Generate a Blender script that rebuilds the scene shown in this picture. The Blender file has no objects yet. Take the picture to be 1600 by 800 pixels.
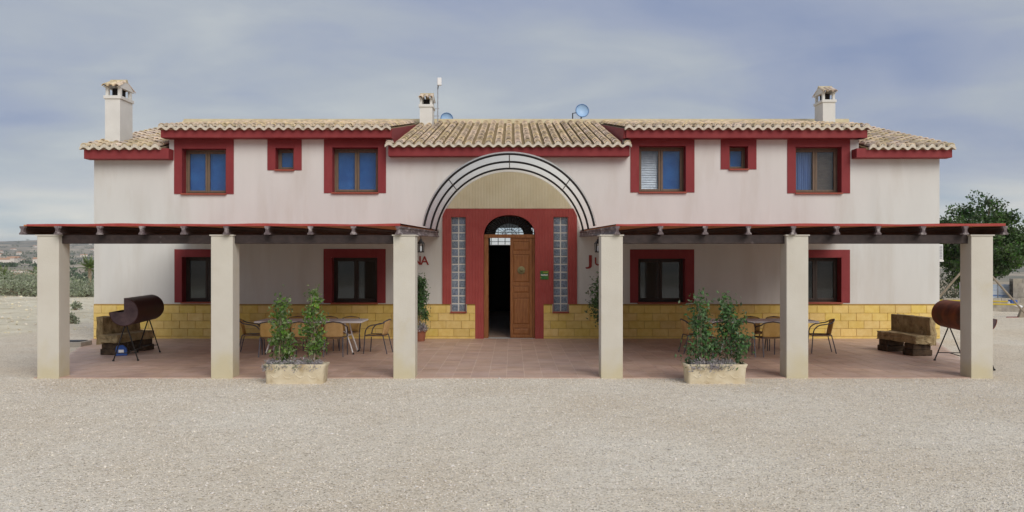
import bpy, math, random
import numpy as np
from mathutils import Vector, Matrix
random.seed(7); RNG = np.random.default_rng(7)
S = bpy.context.scene; COL = S.collection
PI = math.pi
# ---------------------------------------------------------------- camera, sky, sun, exposure
F, CZ, WD, HY = 1360.0, 2.1, 24.0, 410.0          # focal (px of 1600), eye height, metres to the facade, horizon row
cam = bpy.data.cameras.new('camera'); cam.sensor_width = 36; cam.lens = 36*F/1600; cam.shift_y = (HY-400)/1600
cam.clip_start = .1; cam.clip_end = 30000
camo = bpy.data.objects.new('camera', cam); COL.objects.link(camo)
camo.location = (0, -WD, CZ); camo.rotation_euler = (PI/2, 0, 0); S.camera = camo
SUN_EL, SUN_AZ = math.radians(35), math.radians(26)   # azimuth: to the right of straight behind the camera
sd = Vector((math.sin(SUN_AZ)*math.cos(SUN_EL), -math.cos(SUN_AZ)*math.cos(SUN_EL), math.sin(SUN_EL)))
sun = bpy.data.lights.new('sun', 'SUN'); sun.energy = 1.17; sun.angle = math.radians(40); sun.color = (1, .955, .89)
suno = bpy.data.objects.new('sun', sun); COL.objects.link(suno); suno.rotation_euler = sd.to_track_quat('Z', 'Y').to_euler()
S.view_settings.view_transform = 'Standard'; S.view_settings.look = 'None'; S.view_settings.gamma = 1
S.view_settings.exposure = 0.95
S.cycles.diffuse_bounces = 8; S.cycles.max_bounces = 14; S.cycles.transparent_max_bounces = 16
def L(r, g, b):
    f = lambda c: (c/255/12.92 if c <= 10 else ((c/255+.055)/1.055)**2.4)
    return (f(r), f(g), f(b), 1)
W = bpy.data.worlds.new('World'); S.world = W; W.use_nodes = True
def world():
    nt = W.node_tree; nt.nodes.clear(); N = nt.nodes.new; K = nt.links.new
    out = N('ShaderNodeOutputWorld'); bg = N('ShaderNodeBackground'); K(bg.outputs[0], out.inputs[0])
    sky = N('ShaderNodeTexSky'); sky.sky_type = 'NISHITA'; sky.sun_disc = False
    sky.sun_elevation = SUN_EL; sky.sun_rotation = math.atan2(sd.x, sd.y); sky.altitude = 200
    sm = N('ShaderNodeVectorMath'); sm.operation = 'SCALE'; sm.inputs[3].default_value = .12; K(sky.outputs[0], sm.inputs[0])
    tc = N('ShaderNodeTexCoord'); sp = N('ShaderNodeSeparateXYZ'); K(tc.outputs['Generated'], sp.inputs[0])
    def M(op, a, b=None, c=None):
        n = N('ShaderNodeMath'); n.operation = op
        for i, v in enumerate((a, b, c)):
            if v is None: continue
            if isinstance(v, (int, float)): n.inputs[i].default_value = v
            else: K(v, n.inputs[i])
        return n.outputs[0]
    zc = M('MAXIMUM', sp.outputs[2], 0.0); den = M('ADD', zc, .16)
    cx = M('DIVIDE', sp.outputs[0], den); cy = M('DIVIDE', sp.outputs[1], den)
    cb = N('ShaderNodeCombineXYZ'); K(cx, cb.inputs[0]); K(cy, cb.inputs[1])
    def noise(scale, det, dist, off):
        mp = N('ShaderNodeMapping'); mp.inputs[1].default_value = off; mp.inputs[3].default_value = (.8, 1.0, 1); K(cb.outputs[0], mp.inputs[0])
        n = N('ShaderNodeTexNoise'); n.inputs['Scale'].default_value = scale; n.inputs['Detail'].default_value = det
        n.inputs['Roughness'].default_value = .52; n.inputs['Distortion'].default_value = dist; K(mp.outputs[0], n.inputs[0]); return n.outputs[0]
    n1 = noise(.62, 6, .6, (3.1, 1.7, 0)); n2 = noise(2.3, 8, .5, (7.3, 4.4, 0))
    nn = M('ADD', M('MULTIPLY', n1, .68), M('MULTIPLY', n2, .32))
    rp = N('ShaderNodeValToRGB'); cr = rp.color_ramp; K(nn, rp.inputs[0])
    cr.elements[0].position = .35; cr.elements[0].color = L(138, 151, 181)
    cr.elements[1].position = .64; cr.elements[1].color = L(188, 193, 196)
    e = cr.elements.new(.46); e.color = L(157, 166, 187)
    e = cr.elements.new(.55); e.color = L(172, 179, 189)
    # thin bright cloud low over the horizon
    hz = N('ShaderNodeMapRange'); hz.interpolation_type = 'SMOOTHSTEP'; K(zc, hz.inputs[0])
    hz.inputs[1].default_value = .02; hz.inputs[2].default_value = .12; hz.inputs[3].default_value = 1; hz.inputs[4].default_value = 0
    n3 = noise(1.6, 6, .2, (1.2, 9.1, 0))
    hr = N('ShaderNodeValToRGB'); K(n3, hr.inputs[0])
    hr.color_ramp.elements[0].position = .36; hr.color_ramp.elements[0].color = L(188, 201, 207)
    hr.color_ramp.elements[1].position = .62; hr.color_ramp.elements[1].color = L(236, 233, 222)
    mx = N('ShaderNodeMix'); mx.data_type = 'RGBA'; K(hz.outputs[0], mx.inputs[0]); K(rp.outputs[0], mx.inputs[6]); K(hr.outputs[0], mx.inputs[7])
    m2 = N('ShaderNodeMix'); m2.data_type = 'RGBA'; m2.inputs[0].default_value = .93; K(sm.outputs[0], m2.inputs[6]); K(mx.outputs[2], m2.inputs[7])
    K(m2.outputs[2], bg.inputs[0]); bg.inputs[1].default_value = .53
world()
# ---------------------------------------------------------------- pixel -> metres
def P(px, py, d): return ((px-800)*d/F, d-WD, CZ+(HY-py)*d/F)
def wx(px, d=WD): return (px-800)*d/F
def wz(py, d=WD): return CZ+(HY-py)*d/F
# ---------------------------------------------------------------- materials
MATS = {}
def pm(name, c1, c2=None, scale=3.0, rough=.8, bump=0, bscale=40, rand=0, metal=0, spec=.35, island=False, stretch=(1, 1, 1), c3=None, s3=.5, t3=(.55, .7), coord='pos', lo=.35, hi=.65, trans=0):
    m = bpy.data.materials.new(name); m.use_nodes = True; nt = m.node_tree; N = nt.nodes.new; K = nt.links.new
    b = nt.nodes['Principled BSDF']; b.inputs['Roughness'].default_value = rough; b.inputs['Metallic'].default_value = metal
    b.inputs['Specular IOR Level'].default_value = spec
    if coord == 'pos': v = N('ShaderNodeNewGeometry').outputs['Position']
    else: v = N('ShaderNodeTexCoord').outputs['Object']
    mp = N('ShaderNodeMapping'); mp.inputs[3].default_value = stretch; K(v, mp.inputs[0]); v = mp.outputs[0]
    n = N('ShaderNodeTexNoise'); n.inputs['Scale'].default_value = scale; n.inputs['Detail'].default_value = 6; n.inputs['Roughness'].default_value = .6; K(v, n.inputs[0])
    r = N('ShaderNodeValToRGB'); r.color_ramp.elements[0].position = lo; r.color_ramp.elements[1].position = hi
    r.color_ramp.elements[0].color = c1; r.color_ramp.elements[1].color = c2 or c1; K(n.outputs[0], r.inputs[0]); col = r.outputs[0]
    if c3:
        n3 = N('ShaderNodeTexNoise'); n3.inputs['Scale'].default_value = s3; n3.inputs['Detail'].default_value = 8; n3.inputs['Roughness'].default_value = .65; K(v, n3.inputs[0])
        q = N('ShaderNodeMapRange'); q.inputs[1].default_value = t3[0]; q.inputs[2].default_value = t3[1]; K(n3.outputs[0], q.inputs[0])
        x = N('ShaderNodeMix'); x.data_type = 'RGBA'; K(q.outputs[0], x.inputs[0]); K(col, x.inputs[6]); x.inputs[7].default_value = c3; col = x.outputs[2]
    if rand:
        src = N('ShaderNodeNewGeometry').outputs['Random Per Island'] if island else N('ShaderNodeObjectInfo').outputs['Random']
        q = N('ShaderNodeMapRange'); q.inputs[3].default_value = 1-rand; q.inputs[4].default_value = 1+rand; K(src, q.inputs[0])
        hs = N('ShaderNodeHueSaturation'); K(col, hs.inputs['Color']); K(q.outputs[0], hs.inputs['Value'])
        w = N('ShaderNodeTexWhiteNoise'); w.noise_dimensions = '1D'; K(src, w.inputs['W'])
        q2 = N('ShaderNodeMapRange'); q2.inputs[3].default_value = .5-rand*.06; q2.inputs[4].default_value = .5+rand*.06; K(w.outputs[0], q2.inputs[0]); K(q2.outputs[0], hs.inputs['Hue'])
        q3 = N('ShaderNodeMapRange'); q3.inputs[3].default_value = 1-rand; q3.inputs[4].default_value = 1+rand*.6; K(w.outputs[0], q3.inputs[0]); K(q3.outputs[0], hs.inputs['Saturation'])
        col = hs.outputs[0]
    K(col, b.inputs['Base Color'])
    if bump:
        nb = N('ShaderNodeTexNoise'); nb.inputs['Scale'].default_value = bscale; nb.inputs['Detail'].default_value = 5; K(v, nb.inputs[0])
        bp = N('ShaderNodeBump'); bp.inputs['Strength'].default_value = bump; bp.inputs['Distance'].default_value = .02; K(nb.outputs[0], bp.inputs['Height']); K(bp.outputs[0], b.inputs['Normal'])
    if trans:
        t = N('ShaderNodeBsdfTranslucent'); K(col, t.inputs[0]); ms = N('ShaderNodeMixShader'); ms.inputs[0].default_value = trans
        K(b.outputs[0], ms.inputs[1]); K(t.outputs[0], ms.inputs[2]); K(ms.outputs[0], nt.nodes['Material Output'].inputs[0])
    MATS[name] = m; return m
M_wall = pm('wall_plaster', L(208, 206, 200), L(214, 212, 206), 1.2, .9, .15, 60, c3=L(198, 192, 182), s3=.8, t3=(.5, .78), stretch=(1.6, 1.6, .3))
M_cream = pm('cream_plaster', L(218, 207, 176), L(226, 216, 188), 2, .9, .1, 50)
M_column = pm('column_plaster', L(200, 193, 179), L(207, 201, 188), 1.5, .9, .15, 50, c3=L(196, 183, 150), s3=.8, t3=(.55, .8))
def foot_stain(m, z0, z1, col):
    nt = m.node_tree; N = nt.nodes.new; K = nt.links.new; b = nt.nodes['Principled BSDF']; old = b.inputs['Base Color'].links[0].from_socket
    pos = N('ShaderNodeNewGeometry').outputs['Position']; sp = N('ShaderNodeSeparateXYZ'); K(pos, sp.inputs[0])
    n = N('ShaderNodeTexNoise'); n.inputs['Scale'].default_value = 2.2; n.inputs['Detail'].default_value = 8; K(pos, n.inputs[0])
    a = N('ShaderNodeMath'); a.operation = 'MULTIPLY_ADD'; K(n.outputs[0], a.inputs[0]); a.inputs[1].default_value = -1.3; K(sp.outputs[2], a.inputs[2])
    q = N('ShaderNodeMapRange'); q.inputs[1].default_value = z1-.65; q.inputs[2].default_value = z0-.65; q.inputs[3].default_value = 0; q.inputs[4].default_value = .75; K(a.outputs[0], q.inputs[0])
    x = N('ShaderNodeMix'); x.data_type = 'RGBA'; K(q.outputs[0], x.inputs[0]); K(old, x.inputs[6]); x.inputs[7].default_value = col; K(x.outputs[2], b.inputs['Base Color'])
foot_stain(M_column, .02, .55, L(196, 184, 148))
M_red = pm('red_paint', L(128, 47, 49), L(137, 55, 56), 2.5, .75, .1, 60, c3=L(154, 74, 72), s3=1.4, t3=(.58, .85), stretch=(1, 1, .4))
M_ribred = pm('ribbed_red_paint', L(166, 76, 72), L(174, 86, 80), 2.5, .8, .1, 60)
M_sill = pm('sill_tile', L(150, 74, 56), L(160, 86, 66), 8, .6, .05, 60)
M_block = pm('yellow_block', L(220, 188, 104), L(230, 202, 124), 7, .85, .25, 70, rand=.07)
M_grout = pm('block_joint', L(160, 128, 64), L(172, 140, 74), 8, .95)
M_tile = pm('roof_clay', L(206, 184, 154), L(228, 208, 180), 9, .9, .3, 60, rand=.26, c3=L(132, 108, 88), s3=5, t3=(.56, .75))
M_tileS = pm('roof_clay_field', L(206, 184, 154), L(228, 208, 180), 9, .9, .3, 60, rand=.26, island=True, c3=L(132, 108, 88), s3=5, t3=(.56, .75))
M_pan = pm('roof_pan_clay', L(128, 108, 80), L(160, 140, 108), 6, .95, .2, 50, rand=.2, island=True)
M_mortar = pm('eave_mortar', L(200, 190, 170), L(218, 210, 192), 10, .95, .4, 40, c3=L(126, 114, 92), s3=7, t3=(.55, .72))
M_ridge = pm('ridge_mortar', L(205, 193, 160), L(190, 172, 136), 3, .95, .3, 40)
M_white = pm('chimney_white', L(214, 211, 204), L(222, 219, 212), 3, .9, .1, 50, c3=L(205, 198, 186), s3=2, t3=(.6, .8))
M_terr = pm('terrace_clay', L(186, 156, 137), L(200, 172, 154), 2.2, .55, .06, 40, rand=.07, c3=L(206, 180, 162), s3=.7, t3=(.5, .8))
M_terrS = pm('terrace_clay_field', L(186, 156, 137), L(200, 172, 154), 2.2, .55, .06, 40, rand=.07, island=True, c3=L(206, 180, 162), s3=.7, t3=(.5, .8))
M_tgrout = pm('terrace_grout', L(226, 208, 192), L(216, 196, 178), 5, .95)
M_wood = pm('door_wood', L(134, 82, 42), L(164, 108, 60), 6, .5, .15, 30, stretch=(6, 6, .6), spec=.4)
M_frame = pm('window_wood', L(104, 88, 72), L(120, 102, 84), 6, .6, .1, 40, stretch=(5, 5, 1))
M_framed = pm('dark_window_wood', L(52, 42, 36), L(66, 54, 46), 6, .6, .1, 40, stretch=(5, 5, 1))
M_beam = pm('dark_beam', L(44, 34, 32), L(62, 50, 47), 5, .6, .3, 30, stretch=(2, .6, 2), c3=L(150, 138, 138), s3=3.2, t3=(.66, .78))
M_beamw = pm('weathered_beam', L(84, 70, 72), L(120, 108, 108), 5, .7, .3, 30, stretch=(3, .6, 3), c3=L(186, 176, 172), s3=3.0, t3=(.5, .7))
M_board = pm('ceramic_board', L(196, 124, 80), L(210, 142, 96), 4, .85, .1, 30)
M_coat = pm('red_coating', L(160, 62, 58), L(172, 78, 72), 4, .8, .2, 30)
M_iron = pm('black_iron', L(38, 36, 36), L(48, 46, 44), 8, .5, .1, 60, metal=.3)
M_alu = pm('grey_metal', L(150, 150, 154), L(170, 170, 172), 8, .4, 0, metal=.5)
M_whitem = pm('white_metal', L(230, 228, 226), L(238, 236, 234), 8, .4)
M_chairm = pm('chair_tube', L(78, 76, 84), L(92, 90, 98), 8, .4, 0, metal=.4)
M_table = pm('table_plastic', L(236, 234, 232), L(241, 239, 237), 6, .45, .05, 60)
M_bbqm = pm('maroon_drum', L(50, 17, 18), L(66, 24, 22), 4, .55, .1, 30, c3=L(92, 44, 30), s3=2.2, t3=(.6, .8))
M_bbqr = pm('rusty_drum', L(90, 36, 20), L(132, 62, 26), 3, .6, .2, 30, c3=L(44, 20, 16), s3=2.0, t3=(.5, .7))
M_sootshade = pm('soot_and_shade', L(24, 20, 20), L(38, 30, 28), 8, .9, .2, 30)  # soot on the grates, painted shade in the chimney openings
M_ash = pm('sooty_end_plate', L(70, 54, 58), L(94, 76, 78), 6, .7)
M_stone = pm('bench_stone', L(146, 126, 90), L(184, 164, 126), 5, .95, .9, 24, c3=L(104, 88, 58), s3=6, t3=(.5, .7))
M_block2 = pm('dark_timber', L(50, 38, 28), L(92, 74, 56), 7, .9, .6, 20)
M_plant = pm('planter_stone', L(205, 190, 160), L(222, 210, 184), 5, .9, .3, 40, c3=L(172, 152, 118), s3=4, t3=(.52, .7))
M_soil = pm('soil', L(70, 54, 42), L(92, 74, 58), 12, 1, .6, 40)
M_terra = pm('terracotta', L(150, 92, 70), L(168, 110, 86), 5, .85, .1, 40)
M_bark = pm('bark', L(128, 112, 92), L(158, 142, 120), 12, .95, .4, 40)
M_leaf = pm('ficus_leaf', L(82, 112, 52), L(122, 148, 76), 5, .4, 0, rand=.35, island=True, trans=.3, c3=L(190, 186, 74), s3=14, t3=(.62, .66))
M_leafd = pm('dark_ficus_leaf', L(66, 98, 56), L(100, 130, 78), 5, .45, 0, rand=.35, island=True, trans=.25)
M_tree = pm('evergreen_leaf', L(58, 84, 42), L(92, 116, 58), 1.2, .5, 0, rand=.4, island=True, trans=.2)
M_lav = pm('grey_foliage', L(146, 138, 142), L(180, 172, 172), 8, .8, 0, rand=.25, island=True, c3=L(112, 124, 92), s3=5, t3=(.5, .6))
M_bush = pm('scrub_leaf', L(134, 142, 114), L(164, 170, 142), 1, .8, 0, rand=.3, island=True, trans=.15)
M_palm = pm('palm_leaf', L(92, 112, 58), L(122, 138, 76), 2, .6, 0, rand=.25, island=True, trans=.2)
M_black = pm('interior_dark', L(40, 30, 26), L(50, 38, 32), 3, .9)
M_letter = pm('letter_red', L(140, 50, 46), L(150, 60, 54), 6, .7)
M_green = pm('plaque_green', L(28, 92, 52), L(60, 120, 50), 12, .4, c3=L(140, 150, 50), s3=9, t3=(.55, .62))
M_conc = pm('concrete', L(160, 152, 140), L(178, 170, 158), 4, .95, .3, 30)
M_blue = pm('blue_plastic', L(40, 78, 150), L(56, 96, 168), 6, .5)
M_dish = pm('dish_sky_reflection', L(156, 188, 222), L(166, 196, 226), 6, .35)  # sky reflected in the dish, painted as its blue
M_dishr = pm('dish_rim', L(70, 110, 160), L(80, 120, 168), 6, .35)
M_yellow = pm('yellow_paint', L(206, 178, 60), L(214, 188, 72), 6, .5)
M_postw = pm('pale_timber', L(140, 128, 112), L(156, 144, 126), 6, .8)
M_brass = pm('knocker_brass', L(120, 112, 78), L(150, 140, 100), 20, .45, .3, 60, metal=.5)
M_curt = pm('blue_curtain', L(104, 130, 176), L(136, 160, 200), 3, .9, 0, stretch=(16, 1, .3))
M_skyrefl = pm('blue_sky_reflection', L(28, 80, 144), L(42, 100, 164), 3, .8, 0)  # reflected blue sky, painted as a colour behind the upper panes
M_shut = pm('shutter_wood', L(88, 72, 58), L(106, 88, 72), 6, .7, .1, 40, stretch=(1, 1, 6))
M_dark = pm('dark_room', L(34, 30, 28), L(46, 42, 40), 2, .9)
M_wick = pm('wicker', L(200, 160, 96), L(216, 178, 114), 8, .6, .6, 160, rand=.06)
M_wickd = pm('dark_wicker', L(112, 78, 42), L(132, 94, 54), 8, .6, .6, 160)
def glass(name, tint, fac):
    m = bpy.data.materials.new(name); m.use_nodes = True; nt = m.node_tree; nt.nodes.clear(); N = nt.nodes.new; K = nt.links.new
    o = N('ShaderNodeOutputMaterial'); o.name = 'Material Output'; t = N('ShaderNodeBsdfTransparent'); t.inputs[0].default_value = tint
    g = N('ShaderNodeBsdfGlossy'); g.inputs['Roughness'].default_value = .03; g.inputs[0].default_value = (.9, .95, 1, 1)
    n = N('ShaderNodeTexNoise'); n.inputs['Scale'].default_value = 3.5; K(N('ShaderNodeNewGeometry').outputs['Position'], n.inputs[0])
    bp = N('ShaderNodeBump'); bp.inputs['Strength'].default_value = .02 if fac < .04 else 0; bp.inputs['Distance'].default_value = .02; K(n.outputs[0], bp.inputs['Height']); K(bp.outputs[0], g.inputs['Normal'])
    x = N('ShaderNodeMixShader'); x.inputs[0].default_value = fac; K(t.outputs[0], x.inputs[1]); K(g.outputs[0], x.inputs[2]); K(x.outputs[0], o.inputs[0]); return m
M_glass = glass('window_glass', (.92, .95, .97, 1), .035)
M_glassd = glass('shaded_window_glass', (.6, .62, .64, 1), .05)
def glassblock():
    m = pm('glass_block_face', L(84, 100, 120), L(150, 164, 180), 34, .16, 1.0, 60, rand=.15, spec=.7); return m
M_gblock = glassblock()
def sheet():
    m = glass('polycarbonate', (.93, .93, .91, 1), .07); nt = m.node_tree; N = nt.nodes.new; K = nt.links.new
    out = nt.nodes['Material Output']; old = out.inputs[0].links[0].from_socket; d = N('ShaderNodeBsdfTranslucent'); d.inputs[0].default_value = L(246, 245, 238)
    x = N('ShaderNodeMixShader'); x.inputs[0].default_value = .5; K(old, x.inputs[1]); K(d.outputs[0], x.inputs[2]); K(x.outputs[0], out.inputs[0]); return m
M_sheet = sheet()
# ---------------------------------------------------------------- mesh helpers
class MB:
    def __init__(s): s.v = []; s.f = []
    def add(s, vs, fs):
        o = len(s.v); s.v += [tuple(v) for v in vs]; s.f += [tuple(i+o for i in f) for f in fs]; return s
    def box(s, x0, x1, y0, y1, z0, z1):
        return s.add([(x0,y0,z0),(x1,y0,z0),(x1,y1,z0),(x0,y1,z0),(x0,y0,z1),(x1,y0,z1),(x1,y1,z1),(x0,y1,z1)],
                     [(0,3,2,1),(4,5,6,7),(0,1,5,4),(1,2,6,5),(2,3,7,6),(3,0,4,7)])
    def hexa(s, a):  # 8 points: bottom loop ccw, top loop ccw
        return s.add(a, [(0,3,2,1),(4,5,6,7),(0,1,5,4),(1,2,6,5),(2,3,7,6),(3,0,4,7)])
    def prism(s, poly, axis, a0, a1):
        n = len(poly); vs = []
        for a in (a0, a1):
            for p, q in poly: vs.append({'x': (a, p, q), 'y': (p, a, q), 'z': (p, q, a)}[axis])
        fs = [tuple(range(n-1, -1, -1)), tuple(range(n, 2*n))]+[(i, (i+1) % n, (i+1) % n+n, i+n) for i in range(n)]
        return s.add(vs, fs)
    def tube(s, pts, r, n=8, closed=False):
        pts = [Vector(p) for p in pts]; k = len(pts); rr = r if isinstance(r, (list, tuple)) else [r]*k
        vs = []; prev = None
        for i, p in enumerate(pts):
            a = pts[(i-1) % k] if (i > 0 or closed) else p; b = pts[(i+1) % k] if (i < k-1 or closed) else p
            t = (b-a).normalized()
            if prev is None: u = t.orthogonal().normalized()
            else:
                u = prev-t*prev.dot(t); u = u.normalized() if u.length > 1e-5 else t.orthogonal().normalized()
            prev = u; w = t.cross(u)
            for j in range(n):
                c = 2*PI*j/n; vs.append(p+(u*math.cos(c)+w*math.sin(c))*rr[i])
        fs = []
        for i in range(k if closed else k-1):
            i2 = (i+1) % k
            for j in range(n): fs.append((i*n+j, i*n+(j+1) % n, i2*n+(j+1) % n, i2*n+j))
        if not closed: fs += [tuple(range(n-1, -1, -1)), tuple(range((k-1)*n, k*n))]
        return s.add(vs, fs)
    def lathe(s, prof, c=(0, 0, 0), n=20):
        k = len(prof); vs = []
        for r, z in prof:
            for j in range(n): a = 2*PI*j/n; vs.append((c[0]+r*math.cos(a), c[1]+r*math.sin(a), c[2]+z))
        fs = [(i*n+j, i*n+(j+1) % n, (i+1)*n+(j+1) % n, (i+1)*n+j) for i in range(k-1) for j in range(n)]
        fs += [tuple(range(n-1, -1, -1)), tuple(range((k-1)*n, k*n))]
        return s.add(vs, fs)
    def mesh(s, name, mat, smooth=False):
        me = bpy.data.meshes.new(name); me.from_pydata(s.v, [], s.f); me.update()
        if mat: me.materials.append(mat)
        if smooth: me.polygons.foreach_set('use_smooth', [True]*len(me.polygons))
        return me
    def build(s, name, mat, parent=None, smooth=False, bevel=0, loc=None):
        return link(name, s.mesh(name, mat, smooth), parent, bevel, loc, smooth)
def link(name, me, parent=None, bevel=0, loc=None, smooth=False):
    o = bpy.data.objects.new(name, me); COL.objects.link(o); o.parent = parent
    if loc: o.location = loc
    if bevel:
        m = o.modifiers.new('bevel', 'BEVEL'); m.width = bevel; m.segments = 2; m.limit_method = 'ANGLE'; m.angle_limit = math.radians(40)
    if smooth and me:
        try: me.set_sharp_from_angle(angle=math.radians(45))
        except Exception: pass
    return o
def tag(o, label=None, cat=None, group=None, kind=None):
    if label: o['label'] = label
    if cat: o['category'] = cat
    if group: o['group'] = group
    if kind: o['kind'] = kind
    return o
def thing(name, label, cat, loc=(0, 0, 0), rz=0, group=None):
    o = bpy.data.objects.new(name, None); COL.objects.link(o); o.location = loc; o.rotation_euler = (0, 0, rz); o.empty_display_size = .2
    return tag(o, label, cat, group)
def copy_tree(o, parent=None):
    c = o.copy(); COL.objects.link(c); c.parent = parent
    for ch in list(o.children): copy_tree(ch, c)
    return c
def chamfer_block(w, h, t, c=.006):
    """block lying in the XZ plane, front face at y=-t, chamfered front edges, origin at its lower left back"""
    b = MB(); g = .0
    v = [(0,0,0),(w,0,0),(w,0,h),(0,0,h),(0,-t+c,0),(w,-t+c,0),(w,-t+c,h),(0,-t+c,h),(c,-t,c),(w-c,-t,c),(w-c,-t,h-c),(c,-t,h-c)]
    f = [(4,0,3,7),(1,5,6,2),(4,5,1,0),(3,2,6,7),(4,7,11,8),(5,4,8,9),(6,5,9,10),(7,6,10,11),(8,11,10,9)]
    return b.add(v, [tuple(reversed(q)) if i >= 4 and i < 4 else q for i, q in enumerate(f)])
def fixn(me):
    import bmesh
    bm = bmesh.new(); bm.from_mesh(me); bmesh.ops.recalc_face_normals(bm, faces=bm.faces); bm.to_mesh(me); bm.free(); return me
def bulk(name, V, Fq, mat, parent=None, smooth=False):
    """V (n,3), Fq (m,k) numpy"""
    me = bpy.data.meshes.new(name); me.vertices.add(len(V)); me.vertices.foreach_set('co', np.asarray(V, np.float32).ravel())
    k = Fq.shape[1]; m = len(Fq); me.loops.add(m*k); me.loops.foreach_set('vertex_index', Fq.ravel().astype(np.int32))
    me.polygons.add(m); me.polygons.foreach_set('loop_start', np.arange(0, m*k, k, dtype=np.int32)); me.polygons.foreach_set('loop_total', np.full(m, k, np.int32))
    me.polygons.foreach_set('use_smooth', [smooth]*m)
    me.update(calc_edges=True); me.validate(); me.materials.append(mat)
    return link(name, me, parent)
def leaves(name, pts, size, mat, parent=None, aspect=.5, droop=.3, updir=None):
    """one folded leaf (two triangles as a bent quad) per point"""
    pts = np.asarray(pts, float); n = len(pts); d = RNG.normal(size=(n, 3)); d[:, 2] -= droop
    if updir is not None: d = d*.5+updir
    d /= np.linalg.norm(d, axis=1)[:, None]; r = RNG.normal(size=(n, 3)); s = np.cross(d, r); s /= np.linalg.norm(s, axis=1)[:, None]
    u = np.cross(s, d); L_ = size*(.6+.8*RNG.random(n))[:, None]; Wd = L_*aspect
    a = pts; b = pts+d*L_*.5+s*Wd*.5+u*L_*.12; c = pts+d*L_; e = pts+d*L_*.5-s*Wd*.5+u*L_*.12
    V = np.stack([a, b, c, e], 1).reshape(-1, 3); q = np.arange(n*4).reshape(n, 4)
    T = np.concatenate([q[:, [0, 1, 2]], q[:, [0, 2, 3]]])
    return bulk(name, V, T, mat, parent)
# ---------------------------------------------------------------- the ground and the far land
def smoothstep(a, b, x): t = np.clip((x-a)/(b-a), 0, 1); return t*t*(3-2*t)
def vnoise(x, y, seed):
    g = np.random.default_rng(seed).random((64, 64)); xi = np.floor(x).astype(int); yi = np.floor(y).astype(int); fx = x-xi; fy = y-yi
    fx = fx*fx*(3-2*fx); fy = fy*fy*(3-2*fy); G = lambda i, j: g[i % 64, j % 64]
    return (G(xi, yi)*(1-fx)+G(xi+1, yi)*fx)*(1-fy)+(G(xi, yi+1)*(1-fx)+G(xi+1, yi+1)*fx)*fy
RP = [0, 50, 70, 150, 300, 600, 1000, 2000, 4000, 6000, 12000]; ZP = [0, 0, -1.4, -5, -8, -10, -5, 14, 74, 86, 60]
def hgt(x, y):
    x = np.asarray(x, float); y = np.asarray(y, float); r = np.hypot(x, y+8); z = np.interp(r, RP, ZP)
    k = smoothstep(120, 1200, r)
    z = z+k*((vnoise(x/420, y/420, 1)-.5)*14+(vnoise(x/140, y/140, 2)-.5)*5)+smoothstep(2200, 4500, r)*((vnoise(x/900, y/900, 3)-.5)*46+(vnoise(x/260, y/260, 4)-.5)*12)
    near = smoothstep(12, 20, r)*(1-smoothstep(46, 60, r))*smoothstep(9, 14, np.abs(x))
    z = z+near*(vnoise(x/2.4, y/2.4, 5)-.5)*.24
    z = z+.42*smoothstep(15, 27, -x)*smoothstep(-6, 6, y)*(1-smoothstep(34, 60, r))   # low bank beyond the left end of the house
    return z-.016
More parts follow.
